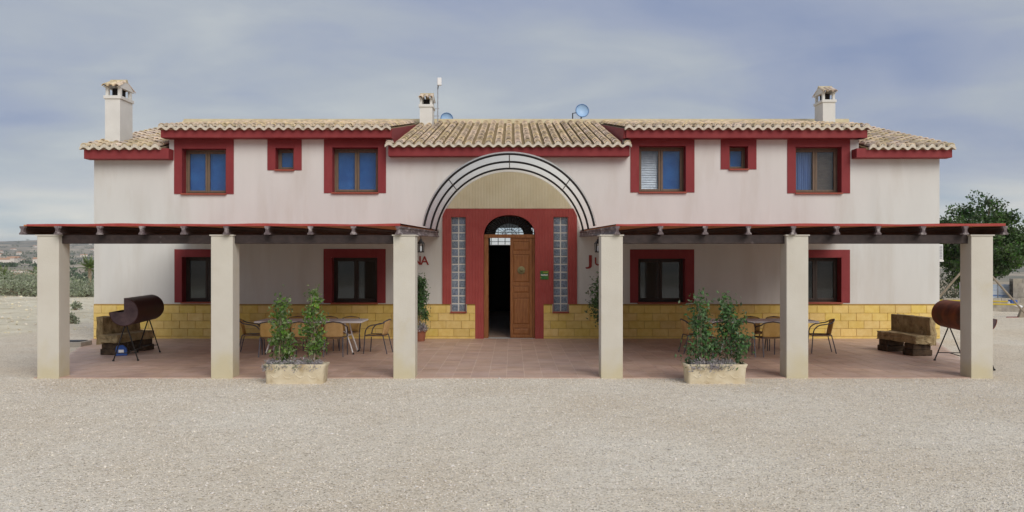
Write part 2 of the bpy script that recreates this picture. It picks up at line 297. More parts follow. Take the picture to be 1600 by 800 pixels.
def ground():
    rr = np.concatenate([np.linspace(0, 60, 61), np.geomspace(62, 12000, 90)]); na = 240
    V = []; 
    A = np.linspace(0, 2*PI, na, endpoint=False); R, AA = np.meshgrid(rr[1:], A, indexing='ij')
    X = R*np.sin(AA); Y = R*np.cos(AA)-8; Z = hgt(X, Y)
    V = np.concatenate([[[0, -8, -.016]], np.stack([X, Y, Z], -1).reshape(-1, 3)]); nr = len(rr)-1
    i, j = np.meshgrid(np.arange(nr-1), np.arange(na), indexing='ij'); j2 = (j+1) % na
    Q = np.stack([1+i*na+j, 1+i*na+j2, 1+(i+1)*na+j2, 1+(i+1)*na+j], -1).reshape(-1, 4)[:, ::-1]
    T = np.stack([np.zeros(na, int), 1+np.arange(na), 1+(np.arange(na)+1) % na, 1+(np.arange(na)+1) % na], -1)
    m = bpy.data.materials.new('gravel_and_dry_land'); m.use_nodes = True; nt = m.node_tree; N = nt.nodes.new; K = nt.links.new; b = nt.nodes['Principled BSDF']
    b.inputs['Roughness'].default_value = .95; b.inputs['Specular IOR Level'].default_value = .2
    pos = N('ShaderNodeNewGeometry').outputs['Position']
    def noise(s, det=4, rough=.6):
        n = N('ShaderNodeTexNoise'); n.inputs['Scale'].default_value = s; n.inputs['Detail'].default_value = det; n.inputs['Roughness'].default_value = rough; K(pos, n.inputs[0]); return n.outputs[0]
    def ramp(f, els):
        r = N('ShaderNodeValToRGB'); K(f, r.inputs[0]); r.color_ramp.elements[0].position, r.color_ramp.elements[0].color = els[0]; r.color_ramp.elements[1].position, r.color_ramp.elements[1].color = els[-1]
        for p, c in els[1:-1]: e = r.color_ramp.elements.new(p); e.color = c
        return r.outputs[0]
    def mix(f, a, c, mode='MIX'):
        x = N('ShaderNodeMix'); x.data_type = 'RGBA'; x.blend_type = mode
        for k_, v in ((0, f), (6, a), (7, c)):
            if isinstance(v, (int, float, tuple)): x.inputs[k_].default_value = v
            else: K(v, x.inputs[k_])
        return x.outputs[2]
    vo = N('ShaderNodeTexVoronoi'); vo.inputs['Scale'].default_value = 62; K(pos, vo.inputs[0])
    sepc = N('ShaderNodeSeparateColor'); K(vo.outputs['Color'], sepc.inputs[0])
    g = ramp(sepc.outputs[0], [(0, L(150, 141, 126)), (.10, L(216, 209, 196)), (.55, L(236, 230, 218)), (1, L(247, 243, 235))])
    g = mix(ramp(noise(.35, 6), [(.35, (0, 0, 0, 1)), (.7, (1, 1, 1, 1))]), g, mix(1.0, g, L(240, 233, 224), 'MULTIPLY'))
    g = mix(ramp(noise(5, 5), [(.56, (0, 0, 0, 1)), (.76, (.45, .45, .45, 1))]), g, L(150, 138, 120))
    g = mix(ramp(noise(26, 3, .7), [(.60, (0, 0, 0, 1)), (.68, (.6, .6, .6, 1))]), g, L(128, 116, 98))
    g = mix(ramp(noise(11, 4, .7), [(.66, (0, 0, 0, 1)), (.74, (.5, .5, .5, 1))]), g, L(112, 100, 84))
    g = mix(1.0, g, L(255, 250, 240), 'MULTIPLY')
    soil = ramp(noise(.9, 8), [(.3, L(206, 194, 166)), (.55, L(230, 220, 194)), (.75, L(238, 230, 210))])
    dry = ramp(noise(.035, 9, .72), [(.34, L(108, 112, 88)), (.46, L(160, 146, 122)), (.56, L(190, 174, 148)), (.7, L(204, 190, 168))])
    far = ramp(noise(.006, 10, .75), [(.38, L(92, 104, 96)), (.48, L(146, 138, 122)), (.6, L(188, 174, 152)), (.72, L(204, 192, 172))])
    sp = N('ShaderNodeSeparateXYZ'); K(pos, sp.inputs[0]); ln = N('ShaderNodeVectorMath'); ln.operation = 'LENGTH'; K(pos, ln.inputs[0])
    def mr(v, a, c):
        q = N('ShaderNodeMapRange'); q.interpolation_type = 'SMOOTHSTEP'; q.inputs[1].default_value = a; q.inputs[2].default_value = c; K(v, q.inputs[0]); return q.outputs[0]
    wob = N('ShaderNodeMath'); wob.operation = 'MULTIPLY_ADD'; K(noise(.25, 4), wob.inputs[0]); wob.inputs[1].default_value = -9; K(sp.outputs[0], wob.inputs[2])
    neg = N('ShaderNodeMath'); neg.operation = 'MULTIPLY'; K(wob.outputs[0], neg.inputs[0]); neg.inputs[1].default_value = -1
    c = mix(mr(neg.outputs[0], 18.5, 20.5), g, soil); c = mix(mr(ln.outputs['Value'], 44, 62), c, dry); c = mix(mr(ln.outputs['Value'], 350, 900), c, far)
    K(c, b.inputs['Base Color'])
    bp = N('ShaderNodeBump'); bp.inputs['Strength'].default_value = .8; bp.inputs['Distance'].default_value = .012
    inv = N('ShaderNodeMath'); inv.operation = 'SUBTRACT'; inv.inputs[0].default_value = 1; K(vo.outputs['Distance'], inv.inputs[1]); K(inv.outputs[0], bp.inputs['Height'])
    bp2 = N('ShaderNodeBump'); bp2.inputs['Strength'].default_value = .5; bp2.inputs['Distance'].default_value = .06; K(noise(4, 6), bp2.inputs['Height']); K(bp.outputs[0], bp2.inputs['Normal']); K(bp2.outputs[0], b.inputs['Normal'])
    o = bulk('ground', V, np.concatenate([Q, ]), m, None, True)
    # centre fan
    tag(o, None, None, kind='structure'); 
    o2 = o.data; import bmesh
    bm = bmesh.new(); bm.from_mesh(o2); bm.verts.ensure_lookup_table()
    for k_ in range(na): bm.faces.new((bm.verts[0], bm.verts[1+(k_+1) % na], bm.verts[1+k_])).smooth = True
    bmesh.ops.recalc_face_normals(bm, faces=bm.faces); bm.to_mesh(o2); bm.free()
    o['label'] = 'pale gravel yard running out to dry hills'
ground()
def pebbles():
    n = 110000; d = np.sqrt(RNG.uniform(6.2**2, 16.0**2, n)); x = RNG.uniform(-1, 1, n)*(.62*d+1.6); y = d-WD
    keep = (y < -8.16) | (np.abs(x) > 8.9); x, y = x[keep], y[keep]; n = len(x); z = hgt(x, y)
    s = (.0045+.008*RNG.random(n)**2.4)*np.where(RNG.random(n) > .985, 1.7, 1); ang = RNG.random(n)*2*PI; fl = .45+.4*RNG.random(n); el = .7+.6*RNG.random(n)
    base = np.array([[1, 0, 0], [0, 1, 0], [-1, 0, 0], [0, -1, 0], [0, 0, 1], [0, 0, -1]], float)+RNG.normal(size=(1, 6, 3))*.12
    B = base+RNG.normal(size=(n, 6, 3))*.18
    B[..., 0] *= el[:, None]; B[..., 2] *= fl[:, None]
    X = B[..., 0]*np.cos(ang)[:, None]-B[..., 1]*np.sin(ang)[:, None]; Y = B[..., 0]*np.sin(ang)[:, None]+B[..., 1]*np.cos(ang)[:, None]
    V = np.stack([X*s[:, None]+x[:, None], Y*s[:, None]+y[:, None], B[..., 2]*s[:, None]+(z+s*fl*.45)[:, None]], -1).reshape(-1, 3)
    t = np.array([[0, 1, 4], [1, 2, 4], [2, 3, 4], [3, 0, 4], [1, 0, 5], [2, 1, 5], [3, 2, 5], [0, 3, 5]])
    T = (np.arange(n)[:, None, None]*6+t[None]).reshape(-1, 3)
    m = pm('pebble', L(204, 195, 181), L(222, 214, 201), 3, .9, 0, rand=.2, island=True)
    o = bulk('gravel_pebbles', V, T, m); tag(o, 'loose pale pebbles strewn over the gravel yard', 'gravel', kind='stuff')
pebbles()
def clods():
    n = 5200; x = RNG.uniform(-34, -10.5, n); y = RNG.uniform(-9, 24, n); k = (x < -12.2-RNG.random(n)*2) | (y < -20); k &= (x < -15-3*RNG.random(n)) | (y > 2); x, y = x[k], y[k]; n = len(x); z = hgt(x, y)
    s = .015+.06*RNG.random(n)**3; B = np.array([[1, 0, 0], [0, 1, 0], [-1, 0, 0], [0, -1, 0], [0, 0, .7], [0, 0, -.7]], float)+RNG.normal(size=(n, 6, 3))*.2
    V = (B*s[:, None, None]+np.stack([x, y, z+s*.2], -1)[:, None, :]).reshape(-1, 3); t = np.array([[0, 1, 4], [1, 2, 4], [2, 3, 4], [3, 0, 4], [1, 0, 5], [2, 1, 5], [3, 2, 5], [0, 3, 5]])
    o = bulk('bank_stones', V, (np.arange(n)[:, None, None]*6+t[None]).reshape(-1, 3), pm('bank_stone', L(206, 194, 168), L(228, 218, 194), 3, .95, 0, rand=.22, island=True)); tag(o, 'loose stones and clods on the pale bank beyond the house end', 'stones', kind='stuff')
clods()
# terrace: grout bed with single clay tiles on it
TY0, TXF, TXB = -8.115, 8.72, 11.6
def terrace():
    b = MB(); b.prism([(-TXF, TY0), (TXF, TY0), (TXB, -.001), (-TXB, -.001)], 'z', -.12, -.004)
    t = b.build('terrace', M_tgrout); tag(t, 'clay tiled terrace between the house and the gravel', kind='structure')
    MB().box(-TXF, TXF, TY0-.012, TY0-.0005, -.11, -.0015).build('edge_course', M_terr, t)
    s, g = .332, .009
    def inside(x, y): 
        lim = TXF+(TXB-TXF)*(y-TY0)/(-TY0); return abs(x) < lim
    me = MB().box(g/2, s-g/2, g/2, s-g/2, -.006, 0).mesh('tile', M_terr); cnt = 0; V = []; Q = []
    q0 = np.array([(0,3,2,1),(4,5,6,7),(0,1,5,4),(1,2,6,5),(2,3,7,6),(3,0,4,7)])
    cells = []
    for j in range(25):
        for i in range(-36, 36):
            x0 = i*s-.10; y0 = TY0+j*s; y1 = min(y0+s, -.004)
            lim0 = TXF+(TXB-TXF)*(y0-TY0)/(-TY0)
            if y1-y0 < .03 or x0+s < -lim0 or x0 > lim0: continue
            full = abs(x0) < lim0 and abs(x0+s) < lim0 and y1-y0 > s-.001
            cells.append((j, abs(x0), x0, y0, y1, lim0, full))
    cells.sort(key=lambda c: (c[0]*.33+max(0, c[1]-2.2)*.25))
    for j, _, x0, y0, y1, lim0, full in cells:
        if full and cnt < 298: o = link('tile', me, t, loc=(x0, y0, RNG.uniform(-.0012, .0012))); cnt += 1
        else:
            a = max(x0+g/2, -lim0); c = min(x0+s-g/2, lim0)
            if c-a < .01: continue
            dz = RNG.uniform(-.0012, .0012); k = len(V)
            V += [(a,y0+g/2,-.006),(c,y0+g/2,-.006),(c,y1-g/2,-.006),(a,y1-g/2,-.006),(a,y0+g/2,dz),(c,y0+g/2,dz),(c,y1-g/2,dz),(a,y1-g/2,dz)]; Q.append(q0+k)
    o = bulk('tile_field', np.array(V), np.concatenate(Q), M_terrS, t); tag(o, kind='stuff')
terrace()
# ---------------------------------------------------------------- the house
HXL, HXR, HB = wx(147), wx(1468), 14.0
house = thing('farmhouse', 'long two-storey cream farmhouse with red window surrounds and clay tiled roof', 'house')
RAISED = [(-9.45, -3.28), (3.05, 9.56)]
WIN = [  # opening px x0,x1,ytop,ybot, surround x0,x1,ytop,ybot, left pane, right pane
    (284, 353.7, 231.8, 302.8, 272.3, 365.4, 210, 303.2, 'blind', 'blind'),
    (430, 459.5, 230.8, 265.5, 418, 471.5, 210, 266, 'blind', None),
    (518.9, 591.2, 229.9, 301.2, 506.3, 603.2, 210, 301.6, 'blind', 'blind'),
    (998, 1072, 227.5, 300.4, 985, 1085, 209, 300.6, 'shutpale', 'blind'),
    (1139, 1169, 228, 264.4, 1126, 1181.8, 209, 264.6, 'sky_reflection_d', None),
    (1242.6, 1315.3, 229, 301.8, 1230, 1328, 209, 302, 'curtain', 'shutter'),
    (284, 354, 401, 472.5, 272.8, 366, 389.5, 472.7, 'shutter', 'dark'),
    (518, 590, 402, 473.4, 505.7, 602.7, 389, 473.6, 'dark', 'dark'),
    (996.6, 1071, 403.5, 473, 984.3, 1084.5, 389.7, 473.2, 'dark', 'dark'),
    (1243, 1315, 402, 473, 1230, 1327.8, 390.2, 473.2, 'shutter', 'shutter')]
DX = wx(796); DHW = .708
HOLES = [(wx(w[0]), wx(w[1]), wz(w[3]), wz(w[2])) for w in WIN]
HOLES += [(DX-.85, DX+.85, 0, 3.45), (wx(705), wx(728), wz(487), wz(339)), (wx(864.5), wx(887.5), wz(487), wz(339))]
def cells_mesh(x0, x1, z0, z1, holes, y0, y1, topf=None):
    xs = sorted(set([x0, x1]+[h[0] for h in holes]+[h[1] for h in holes]+([a for r in RAISED for a in r] if topf else [])))
    zs = sorted(set([z0, z1]+[h[2] for h in holes]+[h[3] for h in holes]+([5.1] if topf else [])))
    xs = [x for x in xs if x0 <= x <= x1]; zs = [z for z in zs if z0 <= z <= z1]
    nx, nz = len(xs)-1, len(zs)-1
    def solid(i, k):
        if i < 0 or k < 0 or i >= nx or k >= nz: return False
        cx, cz = (xs[i]+xs[i+1])/2, (zs[k]+zs[k+1])/2
        if topf and cz > topf(cx): return False
        return not any(h[0] < cx < h[1] and h[2] < cz < h[3] for h in holes)
    b = MB(); idx = {}
    def V(i, k, y):
        key = (i, k, y)
        if key not in idx: idx[key] = len(b.v); b.v.append((xs[i], y, zs[k]))
        return idx[key]
    for i in range(nx):
        for k in range(nz):
            if not solid(i, k): continue
            b.f.append((V(i,k,y0), V(i+1,k,y0), V(i+1,k+1,y0), V(i,k+1,y0))); b.f.append((V(i,k+1,y1), V(i+1,k+1,y1), V(i+1,k,y1), V(i,k,y1)))
            if not solid(i-1, k): b.f.append((V(i,k,y1), V(i,k,y0), V(i,k+1,y0), V(i,k+1,y1)))
            if not solid(i+1, k): b.f.append((V(i+1,k,y0), V(i+1,k,y1), V(i+1,k+1,y1), V(i+1,k+1,y0)))
            if not solid(i, k-1): b.f.append((V(i,k,y1), V(i+1,k,y1), V(i+1,k,y0), V(i,k,y0)))
            if not solid(i, k+1): b.f.append((V(i,k+1,y0), V(i+1,k+1,y0), V(i+1,k+1,y1), V(i,k+1,y1)))
    return b
wall_b = cells_mesh(HXL, HXR, -.05, 5.62, HOLES, 0, .45, lambda x: 5.62 if any(a < x < c for a, c in RAISED) else 5.1)
wall = wall_b.build('wall', M_wall, house)
gp = [(.45, -.05), (HB, -.05), (HB, 5.0), (7.0, 6.72), (.45, 5.12)]
for xa, xb in ((HXL, HXL+.3), (HXR-.3, HXR)): MB().prism(gp, 'x', xa, xb).build('side_wall', M_wall, house)
bw = cells_mesh(HXL+.3, HXR-.3, -.05, 5.0, [(-.95, .95, 2.86, 3.6)], HB-.3, HB); bw.build('back_wall', M_wall, house)
# hall behind the open door
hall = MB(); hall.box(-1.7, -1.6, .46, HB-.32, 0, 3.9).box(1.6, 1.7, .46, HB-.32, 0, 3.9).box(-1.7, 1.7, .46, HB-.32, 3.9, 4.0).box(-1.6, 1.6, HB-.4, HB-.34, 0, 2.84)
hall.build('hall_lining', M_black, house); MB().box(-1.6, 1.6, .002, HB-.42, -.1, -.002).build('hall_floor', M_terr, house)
lb = MB()
for k in range(7): lb.tube([(-.9+k*.3, HB-.15, 2.87), (-.9+k*.3, HB-.15, 3.59)], .015, 5)
for k in range(3): lb.tube([(-.95, HB-.15, 3.0+k*.2), (.95, HB-.15, 3.0+k*.2)], .012, 5)
lb.build('lunette_grille', M_iron, house)
# raised cheeks beside the middle roof, and their outer sides
SL, SLR = .243, .176; YE = -.42; YR = 7.0
Z_MID, Z_OUT, Z_RAI = 5.27, 5.20, 5.735                       # roof bed at the eaves
def bed(kind, y):
    z0, s = {'mid': (Z_MID, SL), 'out': (Z_OUT, SL), 'rai': (Z_RAI, SLR)}[kind]; return z0+s*(y-YE)
for xa, xb in ((-3.42, -3.268), (3.038, 3.19), (-9.462, -9.32), (9.43, 9.572)):
    MB().prism([(YE+.12, Z_RAI-.25), (.02, Z_RAI-.25), (.02, 4.9), (6.6, 5.9), (6.6, bed('rai', 6.6)-.02), (YE+.12, bed('rai', YE+.12)-.02)], 'x', xa, xb).build('cheek_wall', M_red, house)
# fascias
def fascia(px0, px1, zb, zt, d=23.64):
    b = MB(); b.box(wx(px0, d), wx(px1, d), d-WD, -.002, zb, zt); return b.build('fascia', M_red, house, bevel=.006)
fascia(131, 263.5, 4.915, Z_OUT+.0); fascia(251, 611, 5.49, Z_RAI+.0); fascia(606.5, 984, 4.995, Z_MID+.0, 23.66); fascia(978.5, 1355.5, 5.485, Z_RAI+.0); fascia(1338.5, 1488, 4.95, Z_OUT+.0)
# roof bed slabs + tiles
roof = MB()
def slab(kind, x0, x1):
    za, zb = bed(kind, YE+.05), bed(kind, YR); t = .05
    roof.hexa([(x0,YE+.05,za-t),(x1,YE+.05,za-t),(x1,YR,zb-t),(x0,YR,zb-t),(x0,YE+.05,za),(x1,YE+.05,za),(x1,YR,zb),(x0,YR,zb)])
XL0, XR0 = wx(125, 23.55), wx(1493, 23.55)
slab('out', XL0, -9.52); slab('out', 9.62, XR0); slab('mid', -3.28, 3.05); slab('rai', -9.56, -3.30); slab('rai', 3.07, 9.68)
roof.hexa([(XL0,YR+.01,6.9),(XR0,YR+.01,6.9),(XR0,HB+.4,5.0),(XL0,HB+.4,5.0),(XL0,YR+.01,7.0),(XR0,YR+.01,7.0),(XR0,HB+.4,5.1),(XL0,HB+.4,5.1)])
roofo = roof.build('roof', M_pan, house)
def cover_geo(r0=.096, r1=.070, ln=.47, th=.023, n=7):
    b = MB()
    for (r, y) in ((r0, 0), (r1, ln)):
        for q in (0, th):
            for j in range(n): a = PI*j/(n-1); b.v.append((-(r-q)*math.cos(a), y, (r-q)*math.sin(a)*.92))
    # rows: 0 outer front, 1 inner front, 2 outer back, 3 inner back
    for j in range(n-1):
        b.f.append((j, j+1, 2*n+j+1, 2*n+j)); b.f.append((n+j+1, n+j, 3*n+j, 3*n+j+1)); b.f.append((j+1, j, n+j, n+j+1))
    b.f.append((0, 2*n, 3*n, n)); b.f.append((n-1, 2*n-1, 4*n-1, 3*n-1))
    return b
CG = cover_geo(); cover_me = fixn(CG.mesh('roof_tile', M_tile, True)); CV = np.array(CG.v); CF = [f for f in CG.f]
try: cover_me.set_sharp_from_angle(angle=math.radians(45))
except Exception: pass
CFq = np.array(CF)
PV = []
for (r, y) in ((.086, 0), (.100, .47)):
    for j in range(6): a = PI*j/5; PV.append((-r*math.cos(a), y, -r*math.sin(a)*.75+.062))
PV = np.array(PV); PFq = np.array([(j+1, j, 6+j, 6+j+1) for j in range(5)])
PITCH, EXPO = .2645, .372
stV, stF, pnV, pnF = [], [], [], []
def put(V0, F0, accV, accF, x, y, z, rx, rz=0, sc=1):
    M4 = Matrix.Translation((x, y, z)) @ Matrix.Rotation(rz, 4, 'Z') @ Matrix.Rotation(rx, 4, 'X'); R = np.array(M4.to_3x3()); T = np.array(M4.translation)
    k = sum(len(a) for a in accV); accV.append((V0*sc)@R.T+T); accF.append(F0+k)
cnt_single = 0
def tile_field(kind, x0, x1, singles, skipfn=None, yend=6.86):
    global cnt_single
    s = SLR if kind == 'rai' else SL; th = math.atan(s); n = int(round((x1-x0)/PITCH)); p = (x1-x0)/n
    step = EXPO*math.cos(th); rows = int((yend-YE)/step)
    for i in range(n+1):
        xx = x0+i*p
        for r in range(rows):
            y = YE-.02+r*step; z = bed(kind, y)+.058+random.uniform(-.006, .006); rx = th-.055+random.uniform(-.01, .01); rz = random.uniform(-.02, .02)
            if i < n and r >= 0: put(PV, PFq, pnV, pnF, xx+p/2, y+.03, bed(kind, y)-.002, th-.03)
            if skipfn and skipfn(i, n, r): continue
            if r < singles and cnt_single < 300:
                o = link('roof_tile', cover_me, roofo, loc=(xx+random.uniform(-.004, .004), y, z)); o.rotation_euler = (rx, 0, rz); cnt_single += 1
            else: put(CV, CFq, stV, stF, xx+random.uniform(-.006, .006), y, z, rx, rz)
    return p
tile_field('out', XL0+.1, -9.66, 3); tile_field('out', 9.78, XR0-.1, 3)
tile_field('rai', -9.49, -3.40, 1); tile_field('rai', 3.17, 9.60, 1)
tile_field('mid', -3.33, 3.13, 8, lambda i, n, r: (i == 0 or i == n) and r > 0)
tag(bulk('roof_tile_field', np.concatenate(stV), np.concatenate(stF), M_tileS, roofo), kind='stuff')
tag(bulk('pan_tile_field', np.concatenate(pnV), np.concatenate(pnF), M_pan, roofo), kind='stuff')
def eave_wave(kind, x0, x1, n):
    """mortared wavy edge under the first course"""
    b = MB(); zc = bed(kind, YE)+.03; p = (x1-x0)/n; k = n*12; xs0 = x0-p*.42; L_ = (x1-x0)+p*.84; ring = []
    for j in range(k+1):
        x = xs0+L_*j/k; c = math.cos(2*PI*(x-x0)/p); zt = zc+.05*c+.028; zb = zc+.036*c-.054
        for (yy, zz) in ((YE-.045, zb), (YE-.045, zt), (YE+.07, zt+.015), (YE+.07, zb+.012)): b.v.append((x, yy, zz))
    for j in range(k):
        for q in range(4): b.f.append((4*j+q, 4*j+(q+1) % 4, 4*j+4+(q+1) % 4, 4*j+4+q))
    b.f.append((3, 2, 1, 0)); b.f.append((4*k, 4*k+1, 4*k+2, 4*k+3))
    o = b.build('eave_mortar', M_mortar, roofo, True); fixn(o.data)
for kind, a, c in (('out', XL0+.1, -9.66), ('out', 9.78, XR0-.1), ('rai', -9.49, -3.40), ('rai', 3.17, 9.60), ('mid', -3.33, 3.13)):
    eave_wave(kind, a, c, int(round((c-a)/PITCH)))
rv, rf = [], []
xx = XL0
while xx < XR0-.2:
    put(CV*np.array([1.35, 1.0, 1.15]), CFq, rv, rf, xx, YR-.02+random.uniform(-.01, .01), bed('mid', YR)-.02, -.03, -PI/2); xx += .42
tag(bulk('ridge_tiles', np.concatenate(rv), np.concatenate(rf), M_tileS, roofo), kind='stuff')
rm = MB(); rm.prism([(YR-.24, bed('mid', YR)-.08), (YR+.24, bed('mid', YR)-.08), (YR+.12, bed('mid', YR)+.12), (YR-.12, bed('mid', YR)+.12)], 'x', XL0+.05, XR0-.05); rm.build('ridge_mortar', M_ridge, roofo)
# chimneys
def chimney(xc, yf, zb, zc, zp, w=.42, dp=.8):
    c = MB().box(xc-w/2, xc+w/2, yf, yf+dp, zb, zc-.09).build('chimney', M_white, house)
    MB().box(xc-w/2-.035, xc+w/2+.035, yf-.035, yf+dp+.035, zc-.09, zc).build('collar', M_white, c, bevel=.008)
    zo = zc+.48*(zp-zc)
    for sx in (-1, 1):
        for yy in (yf+.03, yf+dp-.13): MB().box(xc+sx*(w/2-.04)-.04, xc+sx*(w/2-.04)+.04, yy, yy+.1, zc, zo).build('post', M_white, c)
    MB().prism([(xc-.09, zc), (xc+.09, zc), (xc, zc+.1)], 'y', yf+dp/2-.06, yf+dp/2+.06).build('flue_divider', M_white, c)
    MB().box(xc-w/2+.11, xc+w/2-.11, yf+.2, yf+dp-.2, zc+.001, zo).build('opening_shade', M_sootshade, c)  # dark block added as shade inside the chimney opening
    g = MB(); ym = yf+dp/2
    for sx in (-1, 1):
        xa = xc+sx*(w/2+.015); g.prism([(yf-.1, zo-.012), (yf+dp+.1, zo-.012), (ym+.04, zp-.02), (ym-.04, zp-.02)], 'x', min(xa, xa-sx*.07), max(xa, xa-sx*.07))
    g.build('gable', M_white, c)
    th = math.atan2(zp-zo-.05, dp/2+.1); ln = math.hypot(zp-zo-.05, dp/2+.1)
    for i in range(3):
        for sgn in (1, -1):
            o = link('cap_tile', cover_me, c, loc=(xc+(i-1)*(w/2-.04), (yf-.13) if sgn > 0 else (yf+dp+.13), zo+.0)); o.scale = (.85, ln/.47, .8); o.rotation_euler = (th, 0, 0 if sgn > 0 else PI)
    MB().tube([(xc-w/2-.02, ym, zp-.03), (xc+w/2+.02, ym, zp-.03)], .055, 8).build('cap_ridge', M_ridge, c, True)
chimney(wx(175.8, 24.3), .3, 5.2, 6.76, 7.26); chimney(wx(1295.5, 29.4), 5.4, 6.3, 7.60, 8.11); chimney(wx(665.5, 29.4), 5.4, 6.2, 7.44, 7.87)
# windows
def window(w):
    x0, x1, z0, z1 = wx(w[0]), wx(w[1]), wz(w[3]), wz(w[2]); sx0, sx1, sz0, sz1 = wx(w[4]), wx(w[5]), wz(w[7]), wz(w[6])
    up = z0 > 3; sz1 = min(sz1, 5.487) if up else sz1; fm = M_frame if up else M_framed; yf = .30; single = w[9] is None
    fb = MB(); e = .055
    fb.box(x0, x0+e, yf, yf+.07, z0, z1).box(x1-e, x1, yf, yf+.07, z0, z1).box(x0+e, x1-e, yf, yf+.07, z1-e, z1).box(x0+e, x1-e, yf, yf+.07, z0, z0+e)
    wo = fb.build('window', fm, house); xm = (x0+x1)/2
    halves = [(x0+e, x1-e, w[8])] if single else [(x0+e, xm-.004, w[8]), (xm+.004, x1-e, w[9])]
    for a, c, kind in halves:
        s = .05 if single else .06; cb = MB(); ya, yb = yf-.018, yf+.04
        cb.box(a, a+s, ya, yb, z0+e, z1-e).box(c-s, c, ya, yb, z0+e, z1-e).box(a+s, c-s, ya, yb, z1-e-s, z1-e).box(a+s, c-s, ya, yb, z0+e, z0+e+s)
        cb.build('casement', fm, wo, bevel=.006)
        gx0, gx1, gz0, gz1 = a+s, c-s, z0+e+s, z1-e-s
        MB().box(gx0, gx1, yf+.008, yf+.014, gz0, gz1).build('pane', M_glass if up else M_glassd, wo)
        if kind in ('shutter', 'shutpale'):
            sb = MB(); n = 16; h = (gz1-gz0)/n
            for k in range(n): sb.hexa([(gx0,yf+.09,gz0+k*h),(gx1,yf+.09,gz0+k*h),(gx1,yf+.105,gz0+k*h),(gx0,yf+.105,gz0+k*h),(gx0,yf+.115,gz0+k*h+h*1.1),(gx1,yf+.115,gz0+k*h+h*1.1),(gx1,yf+.125,gz0+k*h+h*1.1),(gx0,yf+.125,gz0+k*h+h*1.1)])
            sb.build('shutter', M_shut if kind == 'shutter' else M_alu, wo)
        elif kind == 'curtain':
            n = 40; cb = MB()
            for k in range(n+1):
                x = gx0+(gx1-gx0)*k/n; y = yf+.12+.025*math.sin(k*1.25)+.01*math.sin(k*.47); cb.v += [(x, y, gz0), (x, y, gz1), ]
            cb.f = [(2*k, 2*k+2, 2*k+3, 2*k+1) for k in range(n)]; cb.build('curtain', M_curt, wo, True)
        elif kind in ('blind', 'sky_reflection_d'):
            MB().box(gx0-.02, gx1+.02, yf+.09, yf+.1, gz0-.02, gz1+.02).build('blind', M_skyrefl, wo)  # flat sheet carrying the painted sky reflection of the pane
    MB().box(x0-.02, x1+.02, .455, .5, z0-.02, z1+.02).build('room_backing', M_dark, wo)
    # painted surround, reveal lining and sill
    su = MB(); t = .018
    su.box(sx0, x0-.001, -t, -.001, sz0, sz1).box(x1+.001, sx1, -t, -.001, sz0, sz1).box(x0-.001, x1+.001, -t, -.001, z1+.001, sz1)
    su.box(x0-.001, x0+.010, -t+.002, yf-.003, z0+.012, z1-.011).box(x1-.010, x1+.001, -t+.002, yf-.003, z0+.012, z1-.011).box(x0+.012, x1-.012, -t+.004, yf-.003, z1-.010, z1+.001)
    su.build('surround', M_red, wo)
    MB().box(x0-.012, x1+.012, -.075, yf-.004, z0-.028, z0+.010).build('sill', M_sill, wo, bevel=.005)
for w in WIN: window(w)
# yellow block plinth
PZ = wz(475)
def plinth():
    d0, d1 = wx(742.5), wx(849.5); rowh = .2135; base = .065
    spans = [(HXL, d0), (d1, HXR)]; g0, g1 = (wx(704)-.01, wx(729)+.01), (wx(863.5)-.01, wx(888.5)+.01); gz = wz(488.5)
    bk = MB()
    hs = [(g[0], g[1], gz-.02, 2) for g in (g0, g1)]
    for a, c in spans:
        cm = cells_mesh(a, c, 0, PZ, [h for h in hs if a < h[0] < c], -.012, -.001); bk.add(cm.v, cm.f)
    po = bk.build('plinth', M_grout, house)
    w = .4315; j = .007; meshes = {}
    def blk(x, z, ww, hh, name='block'):
        if ww < .02: return
        key = (round(ww, 3), round(hh, 3))
        if key not in meshes: meshes[key] = fixn(chamfer_block(ww, hh, .03, .006).mesh('block', M_block))
        link(name, meshes[key], po, loc=(x, -.006, z))
    for si, (a, c) in enumerate(spans):
        for r in range(4):
            z = base+r*rowh; h = rowh-j; off = (w/2 if r % 2 else 0)
            x = (a-off) if si == 0 else (a-(.24 if r % 2 else .45)+.0)
            while x < c:
                xa, xb = max(x, a), min(x+w-j, c); x += w
                segs = [(xa, xb)]
                for g in (g0, g1):
                    if z+h > gz: segs = [q for s_ in segs for q in ((s_[0], min(s_[1], g[0])), (max(s_[0], g[1]), s_[1])) if q[1]-q[0] > .02]
                for s_ in segs: blk(s_[0], z, s_[1]-s_[0], h)
        x = a
        bm_ = MB().box(a, c, -.03, -.0125, .001, base-j); bm_.build('base_course', M_block, po)
plinth()
